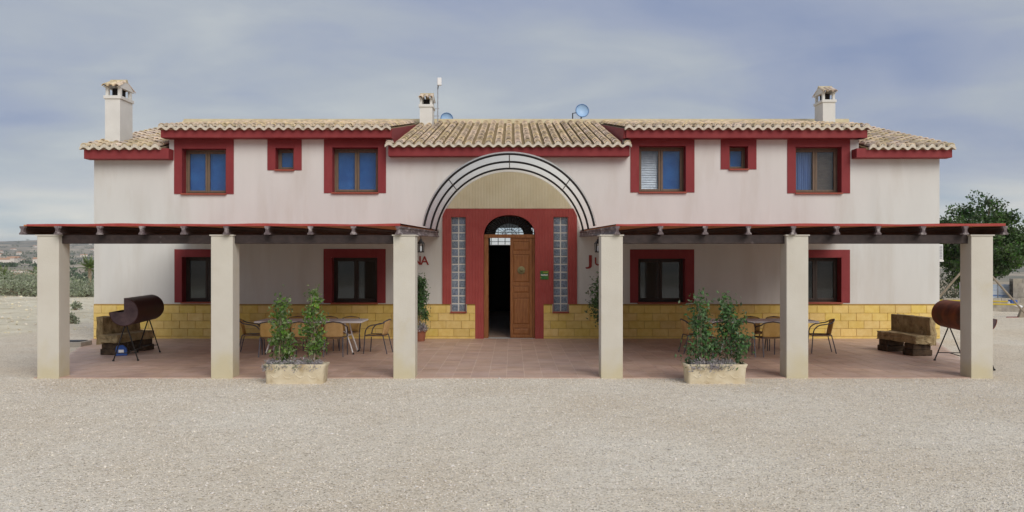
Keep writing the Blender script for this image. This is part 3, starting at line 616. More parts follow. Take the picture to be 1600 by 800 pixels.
# ribbed red and cream cladding round the door
def cladding():
    p = .042; AC, AR, AZ = wx(796), 1.97, 2.62; x0, x1 = wx(691.5), wx(901.5); zr = wz(326)
    ah, az0, azt = DHW, wz(368), wz(336)
    holes = [(wx(705), wx(728), wz(487), wz(339)), (wx(864.5), wx(887.5), wz(487), wz(339))]
    jx = (wx(742.5), wx(849.5))
    def archz(x): u = abs(x-DX)/ah; return az0+(azt-az0)*math.sqrt(max(0, 1-u**2.2))
    xs = set(np.arange(x0, x1+1e-6, p/4)) | {x1, jx[0], jx[1], DX-ah, DX+ah} | {h[0] for h in holes} | {h[1] for h in holes}
    xs = sorted(xs); red = MB()
    def y(x): return -.03-.012*(.5+.5*math.cos(2*PI*(x-x0)/p))
    def strip(b, xa, xb, za0, zb0, za1, zb1): # bottom/top at each side
        ya, yb = y(xa), y(xb); b.hexa([(xa,ya,za0),(xb,yb,zb0),(xb,-.001,zb0),(xa,-.001,za0),(xa,ya,za1),(xb,yb,zb1),(xb,-.001,zb1),(xa,-.001,za1)])
    for xa, xb in zip(xs[:-1], xs[1:]):
        if xb-xa < 1e-4: continue
        xm = (xa+xb)/2
        if DX-ah < xm < DX+ah: strip(red, xa, xb, archz(xa), archz(xb), zr, zr); continue
        bot = 0.0 if jx[0] < xm < jx[1] else PZ+.002
        h = next((h for h in holes if h[0] < xm < h[1]), None)
        if h: strip(red, xa, xb, h[3], h[3], zr, zr)
        else: strip(red, xa, xb, bot, bot, zr, zr)
    o = red.build('door_surround', M_ribred, house); fixn(o.data)
    # arch reveal lining
    rv = MB(); n = 24
    for k in range(n):
        xa = DX-ah+2*ah*(1-math.cos(PI*k/n))/2; xb = DX-ah+2*ah*(1-math.cos(PI*(k+1)/n))/2
        rv.hexa([(xa,-.028,archz(xa)),(xb,-.028,archz(xb)),(xb,.3,archz(xb)),(xa,.3,archz(xa)),(xa,-.028,archz(xa)+.03),(xb,-.028,archz(xb)+.03),(xb,.3,archz(xb)+.03),(xa,.3,archz(xa)+.03)])
    rv.box(DX-ah-.14, DX-ah, .002, .3, 0, az0+.4).box(DX+ah, DX+ah+.14, .002, .3, 0, az0+.4).box(DX-.84, DX+.84, .31, .4, wz(336)-.02, 3.44)
    rv.build('arch_reveal', M_ribred, house)
    cr = MB(); xs = np.arange(AC-AR, AC+AR+1e-6, p/4)
    def top(x): return AZ+math.sqrt(max(0, AR*AR-(x-AC)**2))
    for xa, xb in zip(xs[:-1], xs[1:]):
        xm = (xa+xb)/2; b0 = zr+.003 if x0 < xm < x1 else PZ+.004
        if not (x0 < xm < x1) : continue
        if min(top(xa), top(xb)) > b0+.01: strip(cr, xa, xb, b0, b0, top(xa), top(xb))
    o = cr.build('tympanum', M_cream, house); fixn(o.data)
    for h in holes:   # glass block strips
        g = MB(); zb, zt = h[2], h[3]; xw = (h[1]-h[0])/2; zh = (zt-zb)/12
        g.box(h[0], h[1], .06, .14, zb, zt); go = g.build('glass_block_window', M_white, house)
        m2 = fixn(chamfer_block(xw-.034, zh-.034, .012, .008).mesh('glass_block', M_gblock))
        for i in range(2):
            for k in range(12): link('glass_block', m2, go, loc=(h[0]+i*xw+.017, .059, zb+k*zh+.017))
        MB().box(h[0]-.02, h[1]+.02, -.075, .055, zb-.04, zb+.004).build('sill', M_sill, go)
        MB().box(h[0]-.004, h[0]+.006, -.028, .055, zb+.01, zt).box(h[1]-.006, h[1]+.004, -.028, .055, zb+.01, zt).box(h[0]+.007, h[1]-.007, -.028, .055, zt-.008, zt+.003).build('reveal', M_red, go)
    # door frame, leaves, fanlight
    fy0, fy1 = .12, .24; jw = .125
    fr = MB(); fr.box(DX-ah, DX-ah+jw, fy0, fy1, 0, az0+.02).box(DX+ah-jw*.55, DX+ah, fy0, fy1, 0, az0+.02)
    do = fr.build('door', M_wood, house, bevel=.008)
    MB().box(DX-ah+.001, DX+ah-.001, fy0-.03, fy1-.003, wz(371.5), wz(366)).build('transom', M_wood, do, bevel=.008)
    lx0, lx1, lz1 = wx(797.3, 24.16), DX+ah-jw*.55-.004, wz(371.6)
    def leaf(x0, x1, z0, z1, parent):
        t = MB().box(x0, x1, fy0+.03, fy0+.07, z0, z1); lf = t.build('door_leaf', M_wood, parent)
        h = z1-z0; bands = [(.03, .10), (.135, .40), (.45, .52), (.555, .835), (.87, .965)]
        st = MB(); sx = .075; e = [0]+[q for b_ in bands for q in b_]+[1]
        st.box(x0, x0+sx, fy0+.008, fy0+.029, z0, z1).box(x1-sx, x1, fy0+.008, fy0+.029, z0, z1)
        for k in range(0, len(e), 2): st.box(x0+sx, x1-sx, fy0+.009, fy0+.029, z0+e[k]*h, z0+e[k+1]*h)
        st.build('rails', M_wood, lf, bevel=.006)
        for b0, b1 in bands:
            pnl = MB(); q = .03; pnl.add([(x0+sx+.012,fy0+.029,z0+b0*h+.012),(x1-sx-.012,fy0+.029,z0+b0*h+.012),(x1-sx-.012,fy0+.029,z0+b1*h-.012),(x0+sx+.012,fy0+.029,z0+b1*h-.012),
                (x0+sx+.012+q,fy0+.013,z0+b0*h+.012+q),(x1-sx-.012-q,fy0+.013,z0+b0*h+.012+q),(x1-sx-.012-q,fy0+.013,z0+b1*h-.012-q),(x0+sx+.012+q,fy0+.013,z0+b1*h-.012-q)],
                [(0,1,5,4),(1,2,6,5),(2,3,7,6),(3,0,4,7),(4,5,6,7)])
            pnl.build('panel', M_wood, lf)
        return lf
    lf = leaf(lx0, lx1, .008, lz1, do)
    kx, kz = wx(814.5, 24.13), wz(422.3, 24.13)
    kn = MB(); kn.lathe([(.001, .0), (.075, .0), (.105, .008), (.11, .02), (.095, .028), (.07, .024), (.05, .03), (.03, .052), (.001, .06)], n=24)
    k = kn.build('knocker', M_brass, do, True); k.rotation_euler = (PI/2, 0, 0); k.location = (kx, fy0+.012, kz)
    rg = MB().tube([(.045*math.cos(a), .045*math.sin(a)-.02, .05) for a in np.linspace(0, 2*PI, 16, endpoint=False)], .008, 6, True).build('knocker_ring', M_brass, k, True)
    ol = MB().box(DX-ah+jw-.05, DX-ah+jw-.005, fy1+.01, fy1+.62, .008, lz1)
    lo = ol.build('door_leaf', M_wood, do)
    for hz_ in (.45, 1.1, 1.75, 2.35): MB().tube([(DX-ah+jw+.006, fy1+.0, hz_), (DX-ah+jw+.006, fy1+.0, hz_+.1)], .012, 8).build('hinge', M_iron, do)
    # fanlight: radial iron fins in a half shell, grille and pane
    zc = wz(366.5); fz = wz(337.5)-zc; fw = ah-.06
    fan = MB(); n = 22
    for k in range(n):
        for h2 in (0, 1):
            a0 = PI*(k+h2*.5)/n; a1 = PI*(k+(h2+1)*.5)/n; ya, yb = (.18, .15) if h2 == 0 else (.15, .18)
            q = lambda a, s_: (DX-fw*s_*math.cos(a), zc+fz*s_*math.sin(a))
            (xa, za), (xb, zb), (xc, z3), (xd, zd) = q(a0, 1), q(a1, 1), q(a1, .52+.1), q(a0, .52+.1)
            fan.add([(xa,ya,za),(xb,yb,zb),(xc,yb,z3),(xd,ya,zd),(xa,ya+.02,za),(xb,yb+.02,zb),(xc,yb+.02,z3),(xd,ya+.02,zd)], [(0,1,2,3),(7,6,5,4),(0,4,5,1),(1,5,6,2),(2,6,7,3),(3,7,4,0)])
    fo = fan.build('fanlight', M_iron, do); fixn(fo.data)
    gr = MB()
    for k in range(1, 12):
        a = PI*k/12; gr.tube([(DX-.08*math.cos(a), .2, zc+.05*math.sin(a)), (DX-fw*.64*math.cos(a), .2, zc+fz*.64*math.sin(a))], .006, 5)
    for s_ in (.3, .62): gr.tube([(DX-fw*s_*math.cos(a), .2, zc+fz*s_*math.sin(a)) for a in np.linspace(.03, PI-.03, 24)], .009, 6)
    gr.build('grille', M_iron, fo)
    MB().prism([(DX-fw*.62*math.cos(a), zc+fz*.62*math.sin(a)) for a in np.linspace(.03, PI-.03, 24)], 'y', .215, .221).build('pane', M_glass, fo)
cladding()
# lettering on the wall beside the entrance
def letter(ch, px, py, hpx):
    cu = bpy.data.curves.new('letter', 'FONT'); cu.body = ch; cu.extrude = .008; cu.size = hpx*WD/F/.70; cu.offset = .004
    to = bpy.data.objects.new('tmp', cu); COL.objects.link(to); dg = bpy.context.evaluated_depsgraph_get(); me = bpy.data.meshes.new_from_object(to.evaluated_get(dg)); bpy.data.objects.remove(to)
    me.materials.append(M_letter); o = link('letter', me, house, loc=(wx(px), -.010, wz(py))); o.rotation_euler = (PI/2, 0, 0); o.scale = (1.7 if ch == 'J' else 1, 1, 1)
letter('N', 644, 413.5, 13.3); letter('A', 657.2, 413.5, 13.3); letter('J', 917.5, 414.5, 16); letter('U', 928.5, 414.5, 12.5)
# ---------------------------------------------------------------- arched entrance canopy
def canopy():
    t = thing('entrance_canopy', 'arched barrel canopy of dark tubes and pale sheet over the open door', 'canopy')
    xc, R, zc = wx(796, 21.5), 1.975, 2.61; a0 = math.asin((2.93-zc)/R); ys = [19.95-WD, 21.5-WD, 23.05-WD]
    ang = np.linspace(a0, PI-a0, 49)
    for y in ys: MB().tube([(xc-R*math.cos(a), y, zc+R*math.sin(a)) for a in ang], .026, 8).build('arch_tube', M_iron, t, True)
    for a in (PI/4, PI/2, 3*PI/4): MB().tube([(xc-(R-.02)*math.cos(a), ys[0], zc+(R-.02)*math.sin(a)), (xc-(R-.02)*math.cos(a), ys[2], zc+(R-.02)*math.sin(a))], .012, 6).build('tie_bar', M_iron, t)
    sh = MB(); r0, r1 = R+.027, R+.05
    for a in ang:
        for r, y in ((r0, ys[0]-.05), (r1, ys[0]-.05), (r1, -.05), (r0, -.05)): sh.v.append((xc-r*math.cos(a), y, zc+r*math.sin(a)))
    for k in range(48):
        for q in range(4): sh.f.append((4*k+q, 4*k+(q+1) % 4, 4*k+4+(q+1) % 4, 4*k+4+q))
    sh.f += [(3, 2, 1, 0), (192, 193, 194, 195)]
    o = sh.build('cover_sheet', M_sheet, t, True); fixn(o.data)
canopy()
# ---------------------------------------------------------------- pergolas
def pergola(sgn, cols, rafts, label):
    t = thing('pergola', label, 'pergola')
    hw = .2; yf = -8.145; top = 2.605
    for x in cols:
        c = MB().box(x-hw, x+hw, yf, yf+.4, -.1, top-.02).build('column', M_column, t, bevel=.012)
        MB().box(x-hw-.02, x+hw+.02, yf-.02, yf+.42, top-.02, top).build('cap', M_column, c)
    cs = sorted(cols)
    for a, c in zip(cs[:-1], cs[1:]): MB().box(a+hw-.002, c-hw+.002, yf+.11, yf+.29, 2.445, 2.604).build('lintel', M_beam, t, bevel=.01)
    y0, y1 = -8.27, -.004; sl = (2.80-2.606)/(y1-yf); h = .152
    prof = [(-.052, 0), (.052, 0), (.052, .022), (.026, .05), (.024, .10), (.044, .125), (.044, h), (-.044, h), (-.044, .125), (-.024, .10), (-.026, .05), (-.052, .022)]
    zf = lambda y: 2.606+sl*(y-yf)
    inner = min(rafts, key=abs)
    for x in rafts:
        yy0 = y0+random.uniform(-.03, .04); b = MB(); n = len(prof)
        for y in (yy0, y1): b.v += [(x+p, y, zf(y)+q) for p, q in prof]
        b.f = [tuple(range(n)), tuple(range(2*n-1, n-1, -1))]+[((i+1) % n, i, i+n, (i+1) % n+n) for i in range(n)]
        o = b.build('rafter', M_beamw if x == inner else M_beam, t); fixn(o.data)
        # worn bare end
        e = MB(); e.v = [(x+p*1.02, yy0-.004, zf(yy0)+q*1.0+.0005) for p, q in prof]+[(x+p*1.03, yy0+.055+random.uniform(0, .05), zf(yy0)+q*1.01) for p, q in prof]
        e.f = [tuple(range(n))]+[((i+1) % n, i, i+n, (i+1) % n+n) for i in range(n)]
        eo = e.build('worn_end', M_beamw, o); fixn(eo.data)
    rs = sorted(rafts); nb = 8
    za = lambda y, k: zf(y)+h+k
    for a, c in zip(rs[:-1], rs[1:]):
        yy0 = -8.19
        MB().hexa([(a-.0,yy0,za(yy0,.001)),(c-.004,yy0,za(yy0,.001)),(c-.004,y1,za(y1,.001)),(a-.0,y1,za(y1,.001)),(a,yy0,za(yy0,.028)),(c-.004,yy0,za(yy0,.028)),(c-.004,y1,za(y1,.028)),(a,y1,za(y1,.028))]).build('roof_board', M_board, t)
    a, c = rs[0]-(.0), rs[-1]; a += .06 if sgn < 0 else -.02; c += .03
    k = 60; b = MB()
    for j in range(k+1):
        x = a+(c-a)*j/k; w = .006*math.sin(x*2.3+sgn)+.004*math.sin(x*5.1)
        b.v += [(x, -8.205, za(-8.2, .004)), (x, -8.205, za(-8.2, .042+w)), (x, y1, za(y1, .042)), (x, y1, za(y1, .0285))]
        b.v[-4:] = [(x, -8.205, za(-8.2, .004)), (x, -8.205, za(-8.2, .044+w)), (x, y1, za(y1, .044)), (x, -8.192, za(-8.19, .0285))]
    for j in range(k):
        for q in range(3): b.f.append((4*j+q, 4*j+q+1, 4*j+5+q, 4*j+4+q))
        b.f.append((4*j+3, 4*j, 4*j+4, 4*j+7))
    o = b.build('roof_coating', M_coat, t); fixn(o.data)
XF = lambda px: wx(px, 15.73)
pergola(-1, [-8.455, -5.287, -1.965], [XF(p) for p in (33, 90, 153.7, 221, 287, 352, 417, 484, 552, 622)], 'flat-roofed pergola with cream columns over the maroon drum barbecue and the NA lettering')
pergola(1, [1.82, 5.20, 8.565], [XF(p) for p in (965, 1032, 1103, 1170, 1241, 1308, 1374, 1443.7, 1511, 1572)], 'flat-roofed pergola with cream columns over the rusty drum barbecue side of the terrace')
def lantern(x, y, ztop, label):
    t = thing('lantern', label, 'lantern', (x, y, ztop), 0, 'lanterns flanking the entrance')
    MB().tube([(0, 0, 0), (0, 0, -.09)], .008, 6).build('hook', M_iron, t)
    MB().lathe([(.012, -.08), (.03, -.10), (.035, -.12), (.085, -.18), (.09, -.19), (.01, -.19)], n=6).build('hood', M_iron, t)
    fr = MB()
    for k in range(6): a = 2*PI*k/6; fr.tube([(.078*math.cos(a), .078*math.sin(a), -.19), (.066*math.cos(a), .066*math.sin(a), -.37)], .007, 5)
    fr.build('cage', M_iron, t); MB().lathe([(.005, -.39), (.075, -.385), (.075, -.365), (.005, -.365)], n=6).build('base', M_iron, t)
    MB().lathe([(.02, -.36), (.024, -.33), (.024, -.25), (.012, -.24)], n=10).build('candle', M_whitem, t, True)
    MB().lathe([(.066, -.365), (.073, -.195)], n=6).build('shade', M_glass, t)
lantern(wx(657.5, 19.5), 19.5-WD, 2.71, 'black lantern hanging above the NA lettering')
lantern(wx(934.5, 19.5), 19.5-WD, 2.71, 'black lantern hanging above the JU lettering')
# green plaque
pq = thing('plaque', 'small green and white square plaque on the red wall beside the door', 'sign', (wx(850.5), -.047, wz(430)))
MB().box(-.115, .115, 0, .012, -.12, .12).build('plate', M_green, pq, bevel=.004)
lt = MB()   # the white line of print is too small to read in the photograph: only its strokes
for k in range(9): lt.box(-.094+k*.021, -.094+k*.021+.015, -.0035, -.0005, -.012-(.008 if k in (2, 6) else 0), .022+(.01 if k in (0, 4, 8) else 0))
lt.build('print_line', M_whitem, pq)
MB().box(-.04, .095, -.003, -.0005, .058, .10).build('emblem', pm('plaque_lime', L(150, 160, 56), L(120, 140, 50), 30, .5), pq)
# ---------------------------------------------------------------- barbecues
def barbecue(near, far, zc, mat, sgn, label, legx=.25, spread=.25):
    """drum from near (x,y) to far (x,y); the upper quarter on side sgn (-1 = left) is cut away"""
    a = Vector((near[0], near[1], 0)); v = Vector((far[0]-near[0], far[1]-near[1], 0)); ln = v.length; rz = math.atan2(v.y, v.x)-PI/2
    t = thing('barbecue', label, 'barbecue', a, rz, 'drum barbecues on the terrace ends'); R = .295
    # profile angles: kept from the cut's vertical plane round to the cut's horizontal plane (local X right, Z up)
    a_start = PI/2; n = 30; angs = [PI/2-sgn*0+(-1 if sgn < 0 else 1)*(1.5*PI)*k/n for k in range(n+1)]
    b = MB(); th = .012
    for y in (0, ln):
        for r in (R, R-th):
            for an in angs: b.v.append((r*math.cos(an), y, zc+r*math.sin(an)))
    m = n+1
    for k in range(n):
        b.f += [(k, k+1, 2*m+k+1, 2*m+k), (m+k+1, m+k, 3*m+k, 3*m+k+1), (k+1, k, m+k, m+k+1), (2*m+k, 2*m+k+1, 3*m+k+1, 3*m+k)]
    for k in (0, n): b.f.append((k, m+k, 3*m+k, 2*m+k))
    o = b.build('drum', mat, t, True); fixn(o.data)
    poly = [(0, zc)]+[((R-.004)*math.cos(an), zc+(R-.004)*math.sin(an)) for an in angs]
    for y, mm in ((.006, M_ash), (ln-.02, mat)):
        e = MB().prism(poly, 'y', y, y+.012).build('end_plate', mm, t); fixn(e.data)
    MB().box(-R+.03, R-.03, .05, ln-.05, zc-.04, zc-.03).build('charcoal_grate', M_sootshade, t)
    for y, f_ in ((.14, 1.0), (ln-.2, 1.0)):
        for s in (-1, 1):
            MB().tube([(0+s*.015, y, zc-R+.01), (s*legx, y, .012)], .014, 7).build('leg', M_iron, t)
            MB().tube([(s*legx-.02, y, .012), (s*legx+.02, y, .012)], .02, 7).build('foot', M_iron, t)
        zb = .17; q = legx*(1-zb/(zc-R)); MB().tube([(-q, y, zb), (q, y, zb)], .011, 6).build('brace', M_iron, t)
    MB().tube([(0, .14, .17), (0, ln-.2, .17)], .011, 6).build('long_brace', M_iron, t)
    return t
barbecue((wx(193.4, 18.4), 18.4-WD), (wx(236, 20.5), 20.5-WD), 1.048, M_bbqm, -1, 'dark maroon drum barbecue on thin splayed legs beside the stone bench')
barbecue((9.08, 16.85-WD), (9.37, 18.8-WD), 1.0, M_bbqr, 1, 'rusty orange-brown drum barbecue on splayed legs at the gravel edge', legx=.29)
# ---------------------------------------------------------------- stone benches
def rough_slab(x0, x1, y0, y1, z0, z1, seed, nx=4, ny=10, nz=3, amp=.018):
    import bmesh
    rg = random.Random(seed); bm = bmesh.new(); bmesh.ops.create_cube(bm, size=1)
    bmesh.ops.subdivide_edges(bm, edges=bm.edges, cuts=4, use_grid_fill=True)
    for v in bm.verts:
        v.co = Vector((x0+(v.co.x+.5)*(x1-x0)+rg.uniform(-amp, amp), y0+(v.co.y+.5)*(y1-y0)+rg.uniform(-amp, amp), z0+(v.co.z+.5)*(z1-z0)+rg.uniform(-amp*.7, amp*.7)))
    me = bpy.data.meshes.new('slab'); bm.to_mesh(me); bm.free(); me.materials.append(M_stone); return me
def bench(loc, rz, label, seed):
    """bench runs along local Y, faces local -X"""
    t = thing('stone_bench', label, 'bench', loc, rz, 'stone benches at the terrace ends')
    ln = 1.52
    link('seat', rough_slab(-.24, .18, -ln/2, ln/2, .27, .46, seed), t, .02); link('backrest', rough_slab(.13, .28, -ln/2+.02, ln/2-.02, .24, .86, seed+1), t, .02)
    for k, (y, h) in enumerate(((-.5, .272), (.5, .272))):
        for q in range(2):
            o = MB().box(-.27+.03*q, .22-.02*q, y-.2+.03*q, y+.2-.02*q, q*h/2, (q+1)*h/2+.002).build('support_block', M_block2, t, bevel=.02)
bench((9.12, 20.2-WD, 0), math.radians(9), 'mossy stone bench on timber blocks beside the rusty drum barbecue', 3)
bench((-9.02, 20.4-WD, 0), math.radians(180-9), 'mossy stone bench on timber blocks behind the maroon drum barbecue', 8)
bag = thing('charcoal_packet', 'small blue and white packet on the floor beside the stone bench', 'packet', (wx(189.5, 19.6), 19.6-WD, 0), .3)
MB().prism([(-.13, 0), (.13, 0), (.12, .16), (.04, .24), (-.1, .22)], 'y', -.06, .06).build('body', M_blue, bag, bevel=.02); MB().box(-.05, .06, -.068, -.0605, .06, .14).build('label_patch', M_whitem, bag)
# ---------------------------------------------------------------- tables and chairs
def table(loc, label):
    t = thing('folding_table', label, 'table', loc, 0, 'folding tables on the terrace'); lx, ly, h = 1.22, .47, .77
    MB().box(-lx, lx, -ly, ly, h-.045, h).build('tabletop', M_table, t, bevel=.018)
    for s in (-1, 1):
        for q in (-1, 1):
            MB().tube([(s*(lx-.42), q*.27, h-.045), (s*(lx-.36), q*.28, .42), (s*(lx-.28), q*.29, .2), (s*(lx-.22), q*.30, .0)], .017, 8).build('leg', M_whitem, t, True)
            MB().tube([(s*(lx-.222), q*.30, .045), (s*(lx-.218), q*.30, .001)], .021, 8).build('foot', M_iron, t)
        MB().tube([(s*(lx-.36), -.28, .42), (s*(lx-.36), .28, .42)], .013, 6).build('crossbar', M_whitem, t)
        MB().tube([(s*(lx-.36), 0, .42), (s*(lx-.85), 0, h-.05)], .012, 6).build('brace', M_whitem, t)
    return t
table((-4.62, -3.85, 0), 'pale grey folding table under the pergola beside the maroon drum barbecue')
table((5.74, -3.85, 0), 'pale grey folding table under the pergola beside the rusty drum barbecue')
def spline(pts, n=6):
    out = []; P_ = [Vector(p) for p in pts]; P_ = [P_[0]]+P_+[P_[-1]]
    for i in range(1, len(P_)-2):
        for k in range(n):
            u = k/n; a, b, c, d = P_[i-1:i+3]; out.append(.5*((2*b)+(c-a)*u+(2*a-5*b+4*c-d)*u*u+(3*b-a-3*c+d)*u**3))
    return out+[P_[-2]]
def make_chair():
    """faces local +Y"""
    t = thing('wicker_chair', '', 'chair')
    n = 9; st = MB()
    for k in range(n):
        y = -.20+.42*k/(n-1); hw = .205+.02*k/(n-1); dz = -.018*math.sin(PI*k/(n-1))
        for j in range(n): u = -1+2*j/(n-1); st.v.append((u*hw, y, .432+dz-.012*(1-u*u)))
    for k in range(n-1):
        for j in range(n-1): st.f.append((k*n+j, k*n+j+1, (k+1)*n+j+1, (k+1)*n+j))
    so = st.build('seat', M_wick, t, True); md = so.modifiers.new('solid', 'SOLIDIFY'); md.thickness = .022
    bk = MB(); nz = 8
    for k in range(nz):
        v = k/(nz-1); z = .43+.325*v
        for j in range(n): u = -1+2*j/(n-1); hw = .195-.01*v+.02*math.sin(PI*v); bk.v.append((u*hw, -.205-.07*v-.045*(1-u*u)*(.5+.5*v), z+.02*(1-u*u)*v))
    for k in range(nz-1):
        for j in range(n-1): bk.f.append((k*n+j, k*n+j+1, (k+1)*n+j+1, (k+1)*n+j))
    bo = bk.build('backrest', M_wick, t, True); md = bo.modifiers.new('solid', 'SOLIDIFY'); md.thickness = .016
    for s in (-1, 1):
        MB().tube(spline([(s*.235, .235, 0), (s*.232, .215, .25), (s*.232, .205, .43)]), .0125, 7).build('leg', M_chairm, t, True)
        MB().tube(spline([(s*.215, -.32, 0), (s*.205, -.26, .25), (s*.2, -.215, .43)]), .0125, 7).build('leg', M_chairm, t, True)
        MB().tube(spline([(s*.232, .205, .43), (s*.245, .17, .56), (s*.252, .07, .645), (s*.247, -.08, .675), (s*.225, -.2, .70), (s*.17, -.28, .755), (0, -.325, .785)]), .0135, 7).build('armrest', M_chairm, t, True)
        MB().tube([(s*.232, .205, .425), (s*.2, -.215, .425)], .011, 6).build('seat_rail', M_chairm, t)
    MB().tube([(-.232, .205, .42), (.232, .205, .42)], .011, 6).build('seat_rail', M_chairm, t); MB().tube([(-.2, -.215, .42), (.2, -.215, .42)], .011, 6).build('seat_rail', M_chairm, t)
    return t
proto = make_chair(); first = [True]
def chair(x, y, rz, label, group):
    o = proto if first[0] else copy_tree(proto); first[0] = False
    o.location = (x, y, .0); o.rotation_euler = (0, 0, rz); o['label'] = label; o['group'] = group
gL, gR = 'chairs at the table on the maroon barbecue side', 'chairs at the table on the rusty barbecue side'
for x, a, w_ in ((-5.42, .1, 'end chair towards the maroon barbecue'), (-4.69, -.06, 'middle chair between the two yellow-green shrubs'), (-3.97, .04, 'end chair towards the NA lettering')): chair(x, -4.42, a, 'wicker chair with its back to the yard, '+w_, gL)
for x, a, w_ in ((-5.2, .05, 'end chair towards the maroon barbecue'), (-4.45, -.08, 'middle of three at the table'), (-3.88, .1, 'end chair towards the NA lettering')): chair(x, -3.12, PI+a, 'wicker chair with its back to the house, '+w_, gL)
chair(-6.02, -3.75, -PI/2+.15, 'wicker chair at the table end facing away from the maroon barbecue', gL); chair(-3.14, -3.8, PI/2-.18, 'wicker chair at the table end nearest the NA lettering', gL)
for x, a, w_ in ((4.64, .05, 'end chair towards the JU lettering'), (5.20, -.1, 'middle chair behind the dark green shrubs'), (5.76, .06, 'end chair towards the rusty barbecue')): chair(x, -4.42, a, 'wicker chair with its back to the yard, '+w_, gR)
for x, a, w_ in ((5.82, .06, 'towards the JU lettering'), (6.36, -.05, 'towards the rusty barbecue')): chair(x, -3.12, PI+a, 'wicker chair with its back to the house, one of two, '+w_, gR)
chair(7.16, -3.75, PI/2-.12, 'wicker chair at the table end nearest the rusty barbecue', gR); chair(4.24, -3.8, -PI/2+.1, 'wicker chair at the table end nearest the JU lettering', gR)
# ---------------------------------------------------------------- planters, shrubs
def shrub(name, label, cat, base, h, w, nl, mat, size, seed, clumps=26, lean=0, low=.1, bark=M_bark, group=None, stems=3):
    rg = np.random.default_rng(seed); t = thing(name, label, cat, base, 0, group); st = MB(); pts = []
    tips = []
    for k in range(clumps):
        v = low+(1-low)*((k+.5)/clumps); env = (1.0-.62*max(0, v-.35)/.65)*(.75+.25*math.sin(k*2.4+seed)) if v > low+.06 else .6
        a = rg.random()*2*PI; r = w*env*(.25+.75*rg.random())
        tips.append(Vector((r*math.cos(a)+lean*v, r*math.sin(a), h*v)))
    for s in range(stems):
        a = 2*PI*s/stems+seed; q = .035 if stems > 1 else 0
        tp = [Vector((q*math.cos(a)+lean*v+rg.normal()*.02*v*h, q*math.sin(a)+rg.normal()*.02*v*h, h*v)) for v in np.linspace(0, .93, 8)]
        tp[0].z = -.02; st.tube(tp, list(np.linspace(.014*max(1, h/1.4), .004, 8)), 6)
    for tip in tips:
        z0 = max(.05, tip.z-.28*h); st.tube([(lean*z0/h, 0, z0), (tip.x*.55+lean*.3*tip.z/h, tip.y*.55, tip.z-.08*h), tip], [.006, .004, .002], 4)
        n = int(nl/clumps); c = rg.normal(size=(n, 3))*np.array([.30, .30, .36])*w*rg.uniform(.45, .95); pts.append(np.array(tip)+c[:max(6, int(n*(1.25-.75*tip.z/h)))])
    st.build('stems', bark, t, True); leaves('foliage', np.concatenate(pts), size, mat, t, .55, .35); return t
def planter(xc, yc, label, plants, seed):
    t = thing('planter', label, 'planter', (xc, yc, -.045), 0, 'stone planters at the terrace edge'); W_, D_, H_ = .53, .2, .37
    b = MB(); prof = [(.92, 0), (.95, .03), (.985, H_-.07), (1.0, H_-.06), (1.03, H_-.02), (1.03, H_), (.96, H_), (.94, H_-.07)]
    def loop(s, z):
        pts = []; rx, ry = W_*s, D_*s*1.02; r = .06
        for cx, cy, a0 in ((rx-r, ry-r, 0), (-rx+r, ry-r, PI/2), (-rx+r, -ry+r, PI), (rx-r, -ry+r, 1.5*PI)):
            for k in range(5): a = a0+PI/2*k/4; pts.append((cx+r*math.cos(a), cy+r*math.sin(a), z))
        return pts
    n = 20
    for s, z in prof: b.v += loop(s, z)
    for i in range(len(prof)-1):
        for j in range(n): b.f.append((i*n+j, i*n+(j+1) % n, (i+1)*n+(j+1) % n, (i+1)*n+j))
    b.f.append(tuple(range(n-1, -1, -1))); b.build('trough', M_plant, t, True)
    sw = MB()   # carved garland on the front
    for k in range(4):
        x0 = -.44+k*.22; sw.tube([(x0+.22*u, -D_*.985+.004, .20-.075*math.sin(PI*u)+(.0 if k % 2 else .012)) for u in np.linspace(0, 1, 9)], [.006+.009*math.sin(PI*u) for u in np.linspace(0, 1, 9)], 6)
    sw.build('garland', M_plant, t, True)
    MB().box(-W_*.93, W_*.93, -D_*.92, D_*.92, H_-.12, H_-.06).build('soil', M_soil, t)
    z0 = -.045+H_-.06
    g = thing('trailing_groundcover', plants[0], 'plant', (xc, yc, z0)); rg = np.random.default_rng(seed); k = 190
    cx = rg.uniform(-W_*.97, W_*.8, k) if seed % 2 else rg.uniform(-W_*.85, W_*.6, k); cy = rg.uniform(-D_*1.15, D_*.9, k); cz = .03+.05*rg.random(k)-np.where(np.abs(cy) > D_*.9, .05, 0)
    pts = np.concatenate([np.stack([cx, cy, cz], 1)+rg.normal(size=(k, 3))*.012*(1+q % 3) for q in range(16)]); leaves('foliage', pts, .042, M_lav, g, .4, -.5)
    MB().box(-W_*.7, W_*.5, -D_*.7, D_*.7, -.005, .012).build('root_mat', M_soil, g)
    for (dx, h, w, lab, mt, cl, lean, sd_, nl) in plants[1:]: shrub('ficus_shrub', lab, 'shrub', (xc+dx, yc, z0), h, w, nl, mt, .072, sd_, cl, lean, .14)
planter(wx(464, 15.35), 15.35-WD, 'pale carved stone planter with yellow-green shrubs and overhanging grey cover', ['grey trailing cover spilling over the planter with the yellow-green shrubs',
    (-.31, 1.2, .29, 'shorter bushy yellow-green shrub in the planter on the maroon barbecue side', M_leaf, 22, .04, 11, 1250), (.29, 1.34, .26, 'taller slender yellow-green shrub in the planter on the maroon barbecue side', M_leaf, 22, -.02, 12, 1150)], 21)
